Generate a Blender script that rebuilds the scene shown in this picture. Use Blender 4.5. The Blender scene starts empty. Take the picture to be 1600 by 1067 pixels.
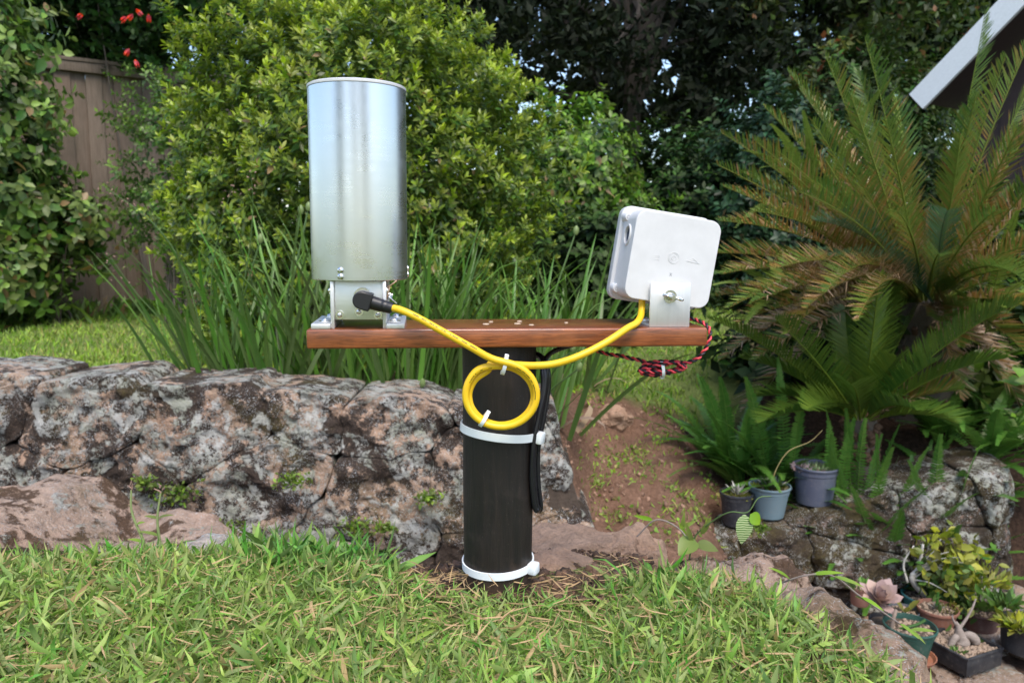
import bpy, bmesh, math
import numpy as np
from mathutils import Matrix, Vector

# ------------------------------------------------------------------ camera, sky, sun, exposure
SC = bpy.context.scene
COL = SC.collection
TILT = math.radians(7.7)
CAMZ = 0.36
FPX = 1200.0
cam_d = bpy.data.cameras.new('camera')
cam = bpy.data.objects.new('camera', cam_d)
COL.objects.link(cam)
cam.location = (0, 0, CAMZ)
cam.rotation_euler = (math.pi / 2 - TILT, 0, 0)
cam_d.sensor_width = 36
cam_d.lens = 27
cam_d.clip_start = 0.02
cam_d.clip_end = 2000
cam_d.dof.use_dof = True
cam_d.dof.focus_distance = 0.76
cam_d.dof.aperture_fstop = 13
SC.camera = cam

SUN_EL, SUN_AZ = math.radians(57), math.radians(165)     # azimuth clockwise from +Y
W = bpy.data.worlds.new('World')
SC.world = W
W.use_nodes = True
wn = W.node_tree
sky = wn.nodes.new('ShaderNodeTexSky')
sky.sky_type = 'NISHITA'
sky.sun_disc = False
sky.sun_elevation = SUN_EL
sky.sun_rotation = SUN_AZ
sky.air_density = 1.0
sky.dust_density = 1.5
sky.ozone_density = 1.0
wn.links.new(sky.outputs[0], wn.nodes['Background'].inputs[0])
wn.nodes['Background'].inputs[1].default_value = 0.15
sun_d = bpy.data.lights.new('sun', 'SUN')
sun_d.energy = 1.5
sun_d.angle = math.radians(28)
sun_d.color = (1.0, 0.93, 0.83)
sun = bpy.data.objects.new('sun', sun_d)
COL.objects.link(sun)
sd = Vector((math.sin(SUN_AZ) * math.cos(SUN_EL), math.cos(SUN_AZ) * math.cos(SUN_EL), math.sin(SUN_EL)))
sun.rotation_euler = sd.to_track_quat('Z', 'Y').to_euler()
sun.location = sd * 20
SC.view_settings.view_transform = 'Standard'
SC.view_settings.look = 'None'
SC.view_settings.gamma = 1
SC.view_settings.exposure = 1.12
SC.render.engine = 'CYCLES'
SC.cycles.max_bounces = 6
SC.cycles.diffuse_bounces = 3
SC.cycles.transparent_max_bounces = 8
SC.cycles.use_denoising = True

# ------------------------------------------------------------------ numeric helpers
RNG = np.random.default_rng(7)
ct, st = math.cos(TILT), math.sin(TILT)


def P(px, py, d):
    """world point seen at photo pixel (px,py) at distance y=d"""
    X, Y = (px - 800) / FPX, -(py - 533.5) / FPX
    r = np.array([X, Y * st + ct, Y * ct - st])
    return np.array([0, 0, CAMZ]) + r * (d / r[1])


def unit(v):
    v = np.asarray(v, float)
    return v / (np.linalg.norm(v, axis=-1, keepdims=True) + 1e-12)


_perm = np.random.default_rng(3).permutation(512)
_perm = np.concatenate([_perm, _perm, _perm])
_grad = unit(np.random.default_rng(4).normal(size=(512, 3)))


def perlin(p):
    p = np.asarray(p, float)
    i = np.floor(p).astype(int)
    f = p - i
    i &= 255
    u = f * f * f * (f * (f * 6 - 15) + 10)
    out = 0
    for dx in (0, 1):
        for dy in (0, 1):
            for dz in (0, 1):
                h = _perm[_perm[_perm[i[..., 0] + dx] % 256 + i[..., 1] + dy] % 256 + i[..., 2] + dz]
                g = _grad[h % 512]
                d = (g * (f - np.array([dx, dy, dz]))).sum(-1)
                w = (u[..., 0] if dx else 1 - u[..., 0]) * (u[..., 1] if dy else 1 - u[..., 1]) * (u[..., 2] if dz else 1 - u[..., 2])
                out = out + d * w
    return out * 1.5


def fbm(p, scale=1.0, oct=4, gain=.5):
    p = np.asarray(p, float) * scale
    a, s = 1.0, 0
    for k in range(oct):
        s = s + a * perlin(p + 17.3 * k)
        p = p * 2.03
        a *= gain
    return s


def sstep(a, b, x):
    t = np.clip((np.asarray(x, float) - a) / (b - a), 0, 1)
    return t * t * (3 - 2 * t)


def spline(pts, n=8, closed=False):
    p = np.array(pts, float)
    if closed:
        p = np.vstack([p[-1], p, p[0], p[1]])
    else:
        p = np.vstack([2 * p[0] - p[1], p, 2 * p[-1] - p[-2]])
    out = []
    for k in range(1, len(p) - 2):
        a, b, c, d = p[k - 1:k + 3]
        for t in np.arange(n) / n:
            out.append(.5 * (2 * b + (c - a) * t + (2 * a - 5 * b + 4 * c - d) * t * t + (3 * b - a - 3 * c + d) * t ** 3))
    if not closed:
        out.append(p[-2])
    return np.array(out)


# ------------------------------------------------------------------ objects
def link(o, parent=None):
    COL.objects.link(o)
    if parent is not None:
        o.parent = parent
    return o


def tag(o, label=None, cat=None, group=None, kind=None):
    if label:
        o['label'] = label
    if cat:
        o['category'] = cat
    if group:
        o['group'] = group
    if kind:
        o['kind'] = kind
    return o


def empty(name, loc=(0, 0, 0), label=None, cat=None, group=None, mat=None):
    o = bpy.data.objects.new(name, None)
    o.empty_display_size = .05
    if mat is not None:
        o.matrix_world = mat
    else:
        o.location = loc
    return tag(link(o), label, cat, group)


def trimesh(name, V, F, A=None, smooth=True):
    """fast mesh from arrays; F is (n,3) or (n,4); A (nv,3) goes to the colour attribute 'c'"""
    V = np.asarray(V, np.float32)
    F = np.asarray(F, np.int32)
    k = F.shape[1]
    me = bpy.data.meshes.new(name)
    me.vertices.add(len(V))
    me.vertices.foreach_set('co', V.ravel())
    me.loops.add(F.size)
    me.loops.foreach_set('vertex_index', F.ravel())
    me.polygons.add(len(F))
    me.polygons.foreach_set('loop_start', np.arange(0, F.size, k, dtype=np.int32))
    me.polygons.foreach_set('loop_total', np.full(len(F), k, np.int32))
    if smooth:
        me.polygons.foreach_set('use_smooth', np.ones(len(F), bool))
    me.update(calc_edges=True)
    if A is not None:
        at = me.attributes.new('c', 'FLOAT_COLOR', 'POINT')
        B = np.ones((len(V), 4), np.float32)
        B[:, :3] = A
        at.data.foreach_set('color', B.ravel())
    return me


def mobj(name, me, mat, parent=None, loc=None):
    o = bpy.data.objects.new(name, me)
    if mat is not None and len(me.materials) == 0:
        me.materials.append(mat)
    if loc is not None:
        o.location = loc
    return link(o, parent)


class MB:
    """collects shapes into one mesh"""

    def __init__(s):
        s.v, s.f = [], []

    def add(s, V, F):
        b = len(s.v)
        s.v += [tuple(map(float, p)) for p in V]
        s.f += [tuple(int(i) + b for i in q) for q in F]
        return s

    def box(s, c, size, bev=.0, rot=None, seg=2):
        bm = bmesh.new()
        bmesh.ops.create_cube(bm, size=1)
        bmesh.ops.scale(bm, vec=size, verts=bm.verts)
        if bev:
            bmesh.ops.bevel(bm, geom=bm.edges[:], offset=bev, segments=seg, affect='EDGES', profile=.5)
        if rot is not None:
            bmesh.ops.rotate(bm, matrix=rot, verts=bm.verts)
        bm.verts.index_update()
        s.add([np.array(v.co) + np.array(c) for v in bm.verts], [[v.index for v in f.verts] for f in bm.faces])
        bm.free()
        return s

    def tube(s, path, r, n=10, cap=True):
        p = np.asarray(path, float)
        r = np.broadcast_to(np.asarray(r, float), (len(p),))
        T = unit(np.gradient(p, axis=0))
        ref = np.array([0, 0, 1.]) if abs(T[0][2]) < .9 else np.array([1., 0, 0])
        a = unit(np.cross(T[0], ref))
        V = []
        for k in range(len(p)):
            a = unit(a - T[k] * (a @ T[k]))
            b = np.cross(T[k], a)
            for j in range(n):
                t = 2 * math.pi * j / n
                V.append(p[k] + r[k] * (a * math.cos(t) + b * math.sin(t)))
        F = [[k * n + j, k * n + (j + 1) % n, (k + 1) * n + (j + 1) % n, (k + 1) * n + j] for k in range(len(p) - 1) for j in range(n)]
        if cap:
            F += [list(range(n))[::-1], [(len(p) - 1) * n + j for j in range(n)]]
        return s.add(V, F)

    def lathe(s, prof, n=24, c=(0, 0, 0), axis=None, closed=False):
        """profile list of (r,z) round +z, turned to axis, moved to c"""
        M3 = np.eye(3)
        if axis is not None:
            M3 = np.array(Vector(axis).to_track_quat('Z', 'Y').to_matrix())
        V, F = [], []
        for (r, z) in prof:
            for j in range(n):
                t = 2 * math.pi * j / n
                V.append(M3 @ np.array([r * math.cos(t), r * math.sin(t), z]) + np.array(c))
        m = len(prof)
        for k in range(m if closed else m - 1):
            k2 = (k + 1) % m
            for j in range(n):
                F.append([k * n + j, k * n + (j + 1) % n, k2 * n + (j + 1) % n, k2 * n + j])
        if not closed:
            if prof[0][0] > 1e-6:
                F.append(list(range(n))[::-1])
            if prof[-1][0] > 1e-6:
                F.append([(m - 1) * n + j for j in range(n)])
        return s.add(V, F)

    def prism(s, poly, y0, y1):
        """outline in x,z pulled along y"""
        n = len(poly)
        V = [(x, y0, z) for x, z in poly] + [(x, y1, z) for x, z in poly]
        F = [list(range(n)), [n + j for j in range(n)][::-1]]
        F += [[j, n + j, n + (j + 1) % n, (j + 1) % n] for j in range(n)]
        return s.add(V, F)

    def mesh(s, name, sharp=35):
        me = bpy.data.meshes.new(name)
        me.from_pydata(s.v, [], s.f)
        me.validate()
        bm = bmesh.new()
        bm.from_mesh(me)
        bmesh.ops.recalc_face_normals(bm, faces=bm.faces)
        bm.to_mesh(me)
        bm.free()
        me.polygons.foreach_set('use_smooth', np.ones(len(me.polygons), bool))
        if sharp:
            me.set_sharp_from_angle(angle=math.radians(sharp))
        me.update()
        return me

    def build(s, name, mat, parent=None, loc=None, sharp=35):
        return mobj(name, s.mesh(name, sharp), mat, parent, loc)


# ------------------------------------------------------------------ material helpers
class NT:
    def __init__(s, name):
        s.m = bpy.data.materials.new(name)
        s.m.use_nodes = True
        s.t = s.m.node_tree
        s.b = s.t.nodes['Principled BSDF']
        s.out = s.t.nodes['Material Output']

    def n(s, typ, ins=None, out=0, **pr):
        nd = s.t.nodes.new('ShaderNode' + typ)
        for k, v in pr.items():
            setattr(nd, k, v)
        for k, v in (ins or {}).items():
            s.set(nd.inputs[k], v)
        return nd.outputs[out]

    def set(s, sock, v):
        if isinstance(v, bpy.types.NodeSocket):
            s.t.links.new(v, sock)
        elif isinstance(v, (tuple, list)) and sock.type == 'RGBA':
            sock.default_value = (*v[:3], 1)
        else:
            sock.default_value = v

    def bs(s, **k):
        for a, v in k.items():
            s.set(s.b.inputs[a.replace('_', ' ')], v)
        return s

    def pos(s):
        return s.n('NewGeometry')

    def objc(s):
        return s.n('TexCoord', out=3)

    def scaled(s, vec, sc):
        return s.n('Mapping', {'Vector': vec, 'Scale': sc})

    def noise(s, vec, scale, detail=4, rough=.55, dist=0.0):
        return s.n('TexNoise', {'Vector': vec, 'Scale': scale, 'Detail': detail, 'Roughness': rough, 'Distortion': dist})

    def vor(s, vec, scale, feature='F1', out=0):
        return s.n('TexVoronoi', {'Vector': vec, 'Scale': scale}, out=out, feature=feature)

    def ramp(s, fac, *stops):
        nd = s.t.nodes.new('ShaderNodeValToRGB')
        s.set(nd.inputs[0], fac)
        e = nd.color_ramp.elements
        while len(e) < len(stops):
            e.new(.5)
        for el, (p, c) in zip(e, stops):
            el.position = p
            el.color = (*c, 1) if isinstance(c, tuple) else (c, c, c, 1)
        return nd.outputs[0]

    def mix(s, fac, a, b, blend='MIX'):
        nd = s.t.nodes.new('ShaderNodeMix')
        nd.data_type = 'RGBA'
        nd.blend_type = blend
        s.set(nd.inputs[0], fac)
        s.set(nd.inputs[6], a)
        s.set(nd.inputs[7], b)
        return nd.outputs[2]

    def math(s, op, a, b=0.0):
        nd = s.t.nodes.new('ShaderNodeMath')
        nd.operation = op
        s.set(nd.inputs[0], a)
        s.set(nd.inputs[1], b)
        return nd.outputs[0]

    def bump(s, h, strength=.5, dist=.01, normal=None):
        ins = {'Height': h, 'Strength': strength, 'Distance': dist}
        if normal is not None:
            ins['Normal'] = normal
        r = s.n('Bump', ins)
        s.t.links.new(r, s.b.inputs['Normal'])
        return r

    def attr(s):
        a = s.n('Attribute', out=0, attribute_name='c')
        return s.n('SeparateColor', {0: a}, 0), s.t.nodes[-1].outputs[1], s.t.nodes[-1].outputs[2]


def plain(name, col, rough=.5, metal=0.0, **k):
    """surface with slight tone and gloss variation"""
    m = NT(name)
    v = m.pos()
    nz = m.noise(v, 60, 5)
    c = m.mix(nz, tuple(x * .86 for x in col), tuple(min(1, x * 1.1) for x in col))
    m.bs(Base_Color=c, Roughness=m.math('ADD', rough - .08, m.math('MULTIPLY', m.noise(v, 25, 3), .16)), Metallic=metal, **k)
    return m.m


def leafmat(name, old, new, dry=(.30, .20, .09), trans=.3, rough=.45, dryat=.96, var=.35, spec=.4):
    """c.r = random, c.g = along the leaf, c.b = youth"""
    m = NT(name)
    r, g, b = m.attr()
    oi = m.n('ObjectInfo', out=5)
    rr = m.math('FRACT', m.math('ADD', r, oi))
    col = m.mix(b, old, new)
    hsv = m.n('HueSaturation', {'Color': col, 'Hue': m.math('ADD', .5 - .018, m.math('MULTIPLY', rr, .036)),
                                'Saturation': m.math('ADD', .85, m.math('MULTIPLY', rr, .25)),
                                'Value': m.math('ADD', 1 - var, m.math('MULTIPLY', rr, 2 * var))})
    col = m.mix(m.math('GREATER_THAN', r, dryat), hsv, dry)
    m.bs(Base_Color=col, Roughness=rough)
    m.b.inputs['Specular IOR Level'].default_value = spec
    tr = m.n('BsdfTranslucent', {'Color': m.mix(1.0, col, (1.0, 1.0, .55), 'MULTIPLY')})
    sh = m.n('MixShader', {0: trans, 1: m.b.outputs[0], 2: tr})
    m.t.links.new(sh, m.out.inputs[0])
    return m.m


def stonemat(name, tan=(.36, .235, .175), dark=(.075, .052, .042), lich=(.62, .615, .57), lichen=.5, moss=.3, darkness=.5):
    m = NT(name)
    v = m.pos()
    n1 = m.noise(v, 9, 8, .66, .3)
    n2 = m.noise(v, 30, 9, .72)
    n4 = m.noise(v, 210, 6, .75)
    base = m.mix(m.ramp(n2, (.3, 0.0), (.72, 1.0)), tuple(x * .62 for x in tan), tuple(min(1, x * 1.35) for x in tan))
    pink = m.noise(m.scaled(v, (1, 1, 1.7)), 4.1, 4)
    base = m.mix(m.ramp(pink, (.45, 0.0), (.65, .45)), base, tuple(x * y for x, y in zip(tan, (1.15, .98, .90))))
    dk = m.ramp(m.math('ADD', m.math('MULTIPLY', n1, .60), m.math('MULTIPLY', n2, .40)), (.42 + .145 * (darkness - .3), 1.0), (.455 + .145 * (darkness - .3), 0.0))
    n3 = m.noise(v, 90, 4, .7)
    dcol = m.mix(n3, tuple(x * .6 for x in dark), tuple(x * 1.7 for x in dark))
    col = m.mix(dk, base, dcol)
    col = m.mix(m.ramp(n4, (.30, .6), (.48, 0.0)), col, m.mix(.5, col, (.02, .014, .011)))
    col = m.mix(m.ramp(n4, (.56, 0.0), (.72, .5)), col, tuple(min(1, x * 1.5) for x in tan))
    # moss, patchy
    mo = m.math('MULTIPLY', m.ramp(m.noise(v, 5.2, 6, .6), (.62 - .16 * moss, 0.0), (.72 - .1 * moss, 1.0)), m.ramp(n3, (.35, .25), (.6, 1.0)))
    col = m.mix(m.math('MULTIPLY', mo, .75), col, m.mix(n3, (.075, .048, .018), (.13, .11, .03)))
    # lichen: round crusts of two sizes gathered in colonies
    colo = m.ramp(m.noise(v, 8.3, 5, .62, .5), (.655 - .25 * lichen, 0.0), (.685 - .25 * lichen, 1.0))
    wob = m.mix(.06, v, m.n('TexNoise', {'Vector': v, 'Scale': 55, 'Detail': 3}, out=1), 'ADD')
    s1 = m.ramp(m.vor(wob, 44), (.36, 1.0), (.46, 0.0))
    s2 = m.ramp(m.vor(wob, 120), (.26, 1.0), (.40, 0.0))
    s3 = m.ramp(m.noise(v, 34, 9, .76), (.485, 0.0), (.51, 1.0))
    sp = m.math('MAXIMUM', m.math('MULTIPLY', s1, s3), m.math('MAXIMUM', m.math('MULTIPLY', s2, .8), m.math('MULTIPLY', s3, .9)))
    lf = m.math('MULTIPLY', colo, sp)
    lcol = m.mix(m.ramp(m.noise(v, 11, 3), (.4, 0.0), (.62, 1.0)), lich, (.40, .42, .32))
    lcol = m.mix(m.ramp(n3, (.3, .0), (.7, .6)), lcol, tuple(x * .62 for x in lich))
    col = m.mix(m.math('MULTIPLY', lf, .92), col, lcol)
    # sparse single white spots
    sw = m.math('MULTIPLY', m.math('MAXIMUM', m.ramp(m.vor(wob, 85), (.16, 1.0), (.22, 0.0)), m.ramp(m.vor(wob, 150), (.2, 1.0), (.27, 0.0))), m.ramp(m.noise(v, 9, 2), (.40, 0.0), (.48, 1.0)))
    col = m.mix(m.math('MULTIPLY', sw, .8 * min(1, lichen * 2)), col, (.60, .62, .62))
    m.bs(Base_Color=col, Roughness=.88)
    m.b.inputs['Specular IOR Level'].default_value = .25
    h = m.math('ADD', m.math('MULTIPLY', n1, 1.3), m.math('ADD', m.math('MULTIPLY', n2, .8), m.math('ADD', m.math('MULTIPLY', n3, .35), m.math('ADD', m.math('MULTIPLY', n4, .16), m.math('MULTIPLY', lf, .12)))))
    m.bump(h, 1.0, .022)
    return m.m


# --- leaf templates: V (n,3) growing along +y, lying in x, normal +z; F tris; t along
def leaf_tpl(L, w, rows=2, fold=.25, curl=.15, wpos=.45):
    V = [(0, 0, 0)]
    A = [0.]
    ts = np.linspace(0, 1, rows + 2)[1:-1]
    for t in ts:
        hw = w / 2 * (math.sin(math.pi * t ** (math.log(.5) / math.log(wpos)))) ** .8
        y, z = L * t, -curl * L * t * t
        V += [(-hw, y, z + fold * hw), (0, y, z), (hw, y, z + fold * hw)]
        A += [t, t, t]
    V.append((0, L, -curl * L))
    A.append(1.)
    F = [(0, 2, 1), (0, 3, 2)]
    for k in range(rows - 1):
        a, b = 1 + 3 * k, 4 + 3 * k
        F += [(a, a + 1, b + 1), (a, b + 1, b), (a + 1, a + 2, b + 2), (a + 1, b + 2, b + 1)]
    a, e = 1 + 3 * (rows - 1), len(V) - 1
    F += [(a, a + 1, e), (a + 1, a + 2, e)]
    return np.array(V, float), np.array(F), np.array(A)


def blade_tpl(L, w, rows=4, fold=.3, bend=.4, bend2=0.0, base_w=.6):
    """grass or sword blade growing up +z, bending to +y"""
    V, A = [], []
    ang, y, z = 0.0, 0.0, 0.0
    for k in range(rows):
        t = k / rows
        hw = w / 2 * (base_w + (1 - base_w) * min(1, t / .3)) * (1 - t ** 3 * .75)
        V += [(-hw, y + fold * hw, z), (0, y, z), (hw, y + fold * hw, z)]
        A += [t] * 3
        ang = bend * ((k + 1) / rows) ** 1.3 + bend2 * ((k + 1) / rows) ** 4
        y += math.sin(ang) * L / rows
        z += math.cos(ang) * L / rows
    V.append((0, y, z))
    A.append(1.)
    F = []
    for k in range(rows - 1):
        a, b = 3 * k, 3 * k + 3
        F += [(a, a + 1, b + 1), (a, b + 1, b), (a + 1, a + 2, b + 2), (a + 1, b + 2, b + 1)]
    a, e = 3 * (rows - 1), len(V) - 1
    F += [(a, a + 1, e), (a + 1, a + 2, e)]
    return np.array(V, float), np.array(F), np.array(A)


def rot_to(d, roll=0.0, up=(0, 0, 1)):
    """matrix whose y column is d and z column near up"""
    d = unit(d)
    x = np.cross(d, up)
    if np.linalg.norm(x) < 1e-4:
        x = np.array([1., 0, 0])
    x = unit(x)
    z = np.cross(x, d)
    c, s = math.cos(roll), math.sin(roll)
    return np.stack([c * x + s * z, d, -s * x + c * z], 1)


def frames(D, roll, axis='y'):
    """rotation matrices with the growth axis along D (n,3)"""
    D = unit(D)
    ref = np.where(np.abs(D[:, 2:3]) > .95, np.array([[1., 0, 0]]), np.array([[0, 0, 1.]]))
    x = unit(np.cross(D, ref))
    z = np.cross(x, D)
    c, s = np.cos(roll)[:, None], np.sin(roll)[:, None]
    x2, z2 = c * x + s * z, -s * x + c * z
    if axis == 'y':
        return np.stack([x2, D, z2], 2)
    return np.stack([x2, -z2, D], 2)


def scatter(tpls, pos, R, scale, rnd, age=None, ridx=None):
    """merge copies of templates (V,F,A3) -> V,F,A"""
    n = len(pos)
    if ridx is None:
        ridx = RNG.integers(0, len(tpls), n)
    VV, FF, AA, off = [], [], [], 0
    for k, (V, F, A) in enumerate(tpls):
        sel = np.where(ridx == k)[0]
        if not len(sel):
            continue
        v = np.einsum('nij,vj->nvi', R[sel], V) * np.asarray(scale)[sel][:, None, None] + pos[sel][:, None, :]
        a = np.broadcast_to(A, (len(sel), *A.shape)).copy() if A.ndim == 2 else np.zeros((len(sel), len(V), 3))
        if A.ndim == 1:
            a[..., 1] = A
            a[..., 0] = rnd[sel][:, None]
            if age is not None:
                a[..., 2] = age[sel][:, None]
        else:
            a[..., 0] = np.mod(a[..., 0] * .5 + rnd[sel][:, None] * .5, 1)
            if age is not None:
                a[..., 2] = np.clip(a[..., 2] * age[sel][:, None], 0, 1)
        VV.append(v.reshape(-1, 3))
        AA.append(a.reshape(-1, 3))
        FF.append((F[None] + (np.arange(len(sel)) * len(V))[:, None, None]).reshape(-1, 3) + off)
        off += len(sel) * len(V)
    return np.vstack(VV), np.vstack(FF), np.vstack(AA)


def sprig_tpl(seed, nleaf, L, w, stem, rows=2, up0=15, up1=65, age_pow=1.6):
    """a shoot growing along +y with leaves spiralling round it"""
    g = np.random.default_rng(seed)
    V, F, A = [], [], []
    off = 0
    r = stem * .018
    for k, (yy, rr) in enumerate(((0, r), (stem, r * .5))):
        for j in range(3):
            t = 2.094 * j
            V.append((rr * math.cos(t), yy, rr * math.sin(t)))
            A.append((.5, 0, .3))
    F += [(0, 1, 4), (0, 4, 3), (1, 2, 5), (1, 5, 4), (2, 0, 3), (2, 3, 5)]
    V, F, A = [np.array(V)], [np.array(F)], [np.array(A)]
    off = 6
    for i in range(nleaf):
        s = (i + .5) / nleaf
        tl = leaf_tpl(L * (1 - .35 * s) * g.uniform(.85, 1.15), w * (1 - .3 * s) * g.uniform(.85, 1.15), rows, g.uniform(.15, .5), g.uniform(.02, .25))
        az = i * 2.4 + g.uniform(-.3, .3)
        el = math.radians(up0 + (up1 - up0) * s + g.uniform(-12, 12))
        d = np.array([math.cos(az) * math.cos(el), math.sin(el), math.sin(az) * math.cos(el)])
        M3 = rot_to(d, g.uniform(-.35, .35), up=(0, 1, 0))
        v = tl[0] @ M3.T + np.array([0, stem * (.15 + .85 * s), 0])
        V.append(v)
        F.append(tl[1] + off)
        A.append(np.stack([np.full(len(v), g.random()), tl[2], np.full(len(v), s ** age_pow)], 1))
        off += len(v)
    return np.vstack(V), np.vstack(F), np.vstack(A)

# ------------------------------------------------------------------ ground
def terr_edges(x, y):
    ye = .97 + .03 * np.sin(x * 7) + .015 * np.sin(x * 19 + 1)
    xe = np.interp(y, [-5, .3, .6, .7, .78, .84, .95, 1.1], [.6, .37, .335, .305, .255, .22, .20, .20])
    return np.minimum(ye - y, xe - x)


def ground_z(x, y):
    x, y = np.asarray(x, float), np.asarray(y, float)
    p = np.stack([x, y, 0 * x], -1)
    s = terr_edges(x, y)
    wt = sstep(-.13, .03, s)
    zt = -.05 * sstep(.74, .95, y) + .006 * fbm(p, 9, 3) + .012 * fbm(p, 2.2, 2) * sstep(.9, .5, np.hypot(x + .01, y - .8))
    zt = zt - .008 * sstep(.20, .07, np.hypot(x + .0156, (y - .775) * 1.0))
    low = np.interp(x, [-2.5, -.9, -.3, .4, .9], [-.42, -.45, -.62, -.70, -.83]) + .01 * fbm(p, 5, 3)
    zl = -.2 + .008 * fbm(p, 3, 3)
    zl = zl - .05 * sstep(2.9, 2.4, y)
    bl = sstep(2.12, 2.26, y)
    zr = np.interp(y, [1.3, 2.1, 2.4, 2.95, 3.6, 5.0], [-.74, -.575, -.50, -.315, -.27, -.2]) + .030 * fbm(p, 8, 5, .62) * sstep(3.1, 2.8, y)
    zw0 = np.interp(x, [.6, .9, 1.1, 1.5], [-.64, -.58, -.52, -.43])
    zw = zw0 + (-.2 - zw0) * np.clip((y - 2.55) / .85, 0, 1) + .015 * fbm(p, 6, 4)
    bw = sstep(2.48, 2.60, y)
    left = low * (1 - bl) + zl * bl
    mid = np.where(y < 1.3, low, zr)
    right = low * (1 - bw) + zw * bw
    wl = 1 - sstep(0, 1, (x - .14) / (.12 + .5 * sstep(2.4, 3.2, y)))
    wr = sstep(.58, .80, x + .04 * fbm(p, 5, 3))
    zb = left * wl + right * wr + mid * np.clip(1 - wl - wr, 0, 1)
    return zt * wt + zb * (1 - wt)


def axis_coords(lo, hi, step, far):
    c = np.arange(lo, hi + step / 2, step)
    g = [step * 1.35 ** k for k in range(1, 60)]
    up = hi + np.cumsum(g)
    up = up[up < far]
    dn = (lo - np.cumsum(g))
    dn = dn[dn > -far]
    return np.concatenate([dn[::-1], c, up])


def build_ground():
    xs = axis_coords(-2.6, 2.6, .028, 400)
    ys = axis_coords(.3, 4.2, .026, 400)
    X, Y = np.meshgrid(xs, ys)
    Z = ground_z(X, Y)
    far = sstep(8, 30, np.hypot(X, Y))
    Z = Z * (1 - far) - .1 * far
    V = np.stack([X, Y, Z], -1).reshape(-1, 3)
    ny, nx = X.shape
    i = (np.arange(ny - 1)[:, None] * nx + np.arange(nx - 1)[None]).ravel()
    F = np.stack([i, i + 1, i + nx + 1, i + nx], 1)
    # c.r = lawn, c.g = raw reddish earth, rest dark garden soil
    nz = fbm(np.stack([X, Y, 0 * X], -1), 4, 4)
    te = terr_edges(X, Y)
    hole = np.hypot((X + .013) / 1.3, Y - .80)
    lawn_f = sstep(.05, .10, te + .02 * nz) * sstep(.05, .11, hole + .02 * nz)
    lawn_b = (Y > 2.3) * (1 - sstep(.0, .2, X + .15 * nz - .27 * Y)) * np.where((X > .1), sstep(2.86, 3.02, Y + .08 * nz), 1.0)
    lawn = np.clip(np.where(Y < 1.3, lawn_f, lawn_b), 0, 1)
    lawn = np.maximum(lawn, sstep(7, 9, np.hypot(X, Y)))
    earth = (Y > 1.3) * sstep(.05, .2, X) * (1 - sstep(.62, .95, X + .12 * nz)) * (1 - lawn)
    A = np.stack([lawn, earth, 0 * X], -1).reshape(-1, 3)
    m = NT('ground_soil_and_turf')
    v = m.pos()
    r, g, b = m.attr()
    n1, n2, n3 = m.noise(v, 14, 6, .65), m.noise(v, 70, 6, .7), m.noise(v, 260, 3, .6)
    soil = m.mix(m.ramp(n2, (.3, .0), (.7, 1.0)), (.026, .017, .012), (.125, .074, .050))
    red = m.mix(m.ramp(n1, (.3, .0), (.7, 1.0)), (.18, .10, .065), (.32, .19, .13))
    red = m.mix(m.ramp(n2, (.35, .7), (.62, .0)), red, (.12, .065, .042))
    turf = m.mix(n2, (.10, .15, .035), (.24, .30, .09))
    turf = m.mix(m.ramp(n3, (.5, .0), (.7, .6)), turf, (.26, .20, .09))
    c = m.mix(g, soil, red)
    c = m.mix(r, c, turf)
    m.bs(Base_Color=c, Roughness=.95)
    m.b.inputs['Specular IOR Level'].default_value = .15
    m.bump(m.math('ADD', n1, m.math('ADD', n2, m.math('MULTIPLY', n3, .4))), .9, .016)
    o = mobj('ground', trimesh('ground', V, F, A), m.m)
    tag(o, kind='structure')


build_ground()

# ------------------------------------------------------------------ stones
ST_WALL = stonemat('lichen_sandstone', tan=(.45, .315, .225), dark=(.050, .036, .028), lichen=.72, moss=.5, darkness=.86)
ST_RIGHT = stonemat('shade_dark_mossy_sandstone', tan=(.24, .165, .125), dark=(.05, .037, .026), lichen=.52, moss=1.15, darkness=1.1)  # stone colour darkened to paint in the cycad's shade, besides its real moss
ST_STEP = stonemat('worn_pink_sandstone', tan=(.46, .33, .25), dark=(.10, .06, .036), lichen=.30, moss=.5, darkness=.52)
ST_EDGE = stonemat('brown_edging_stone', tan=(.42, .30, .22), dark=(.10, .06, .036), lichen=.42, moss=.85, darkness=.5)
ST_FLAT = stonemat('flat_tan_sandstone', tan=(.46, .305, .215), dark=(.17, .10, .066), lichen=.02, moss=.0, darkness=.12)
m = NT('wall_mortar')
v = m.pos()
m.bs(Base_Color=m.mix(m.noise(v, 30, 6, .7), (.03, .022, .016), (.13, .095, .07)), Roughness=.95)
m.bump(m.noise(v, 60, 6, .7), .8, .01)
MORTAR = m.m


def clip_poly(poly, p, nrm):
    out = []
    for k in range(len(poly)):
        a, b = poly[k], poly[(k + 1) % len(poly)]
        da, db = (a - p) @ nrm, (b - p) @ nrm
        if da <= 0:
            out.append(a)
        if (da < 0 < db) or (db < 0 < da):
            out.append(a + (b - a) * da / (da - db))
    return out


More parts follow.
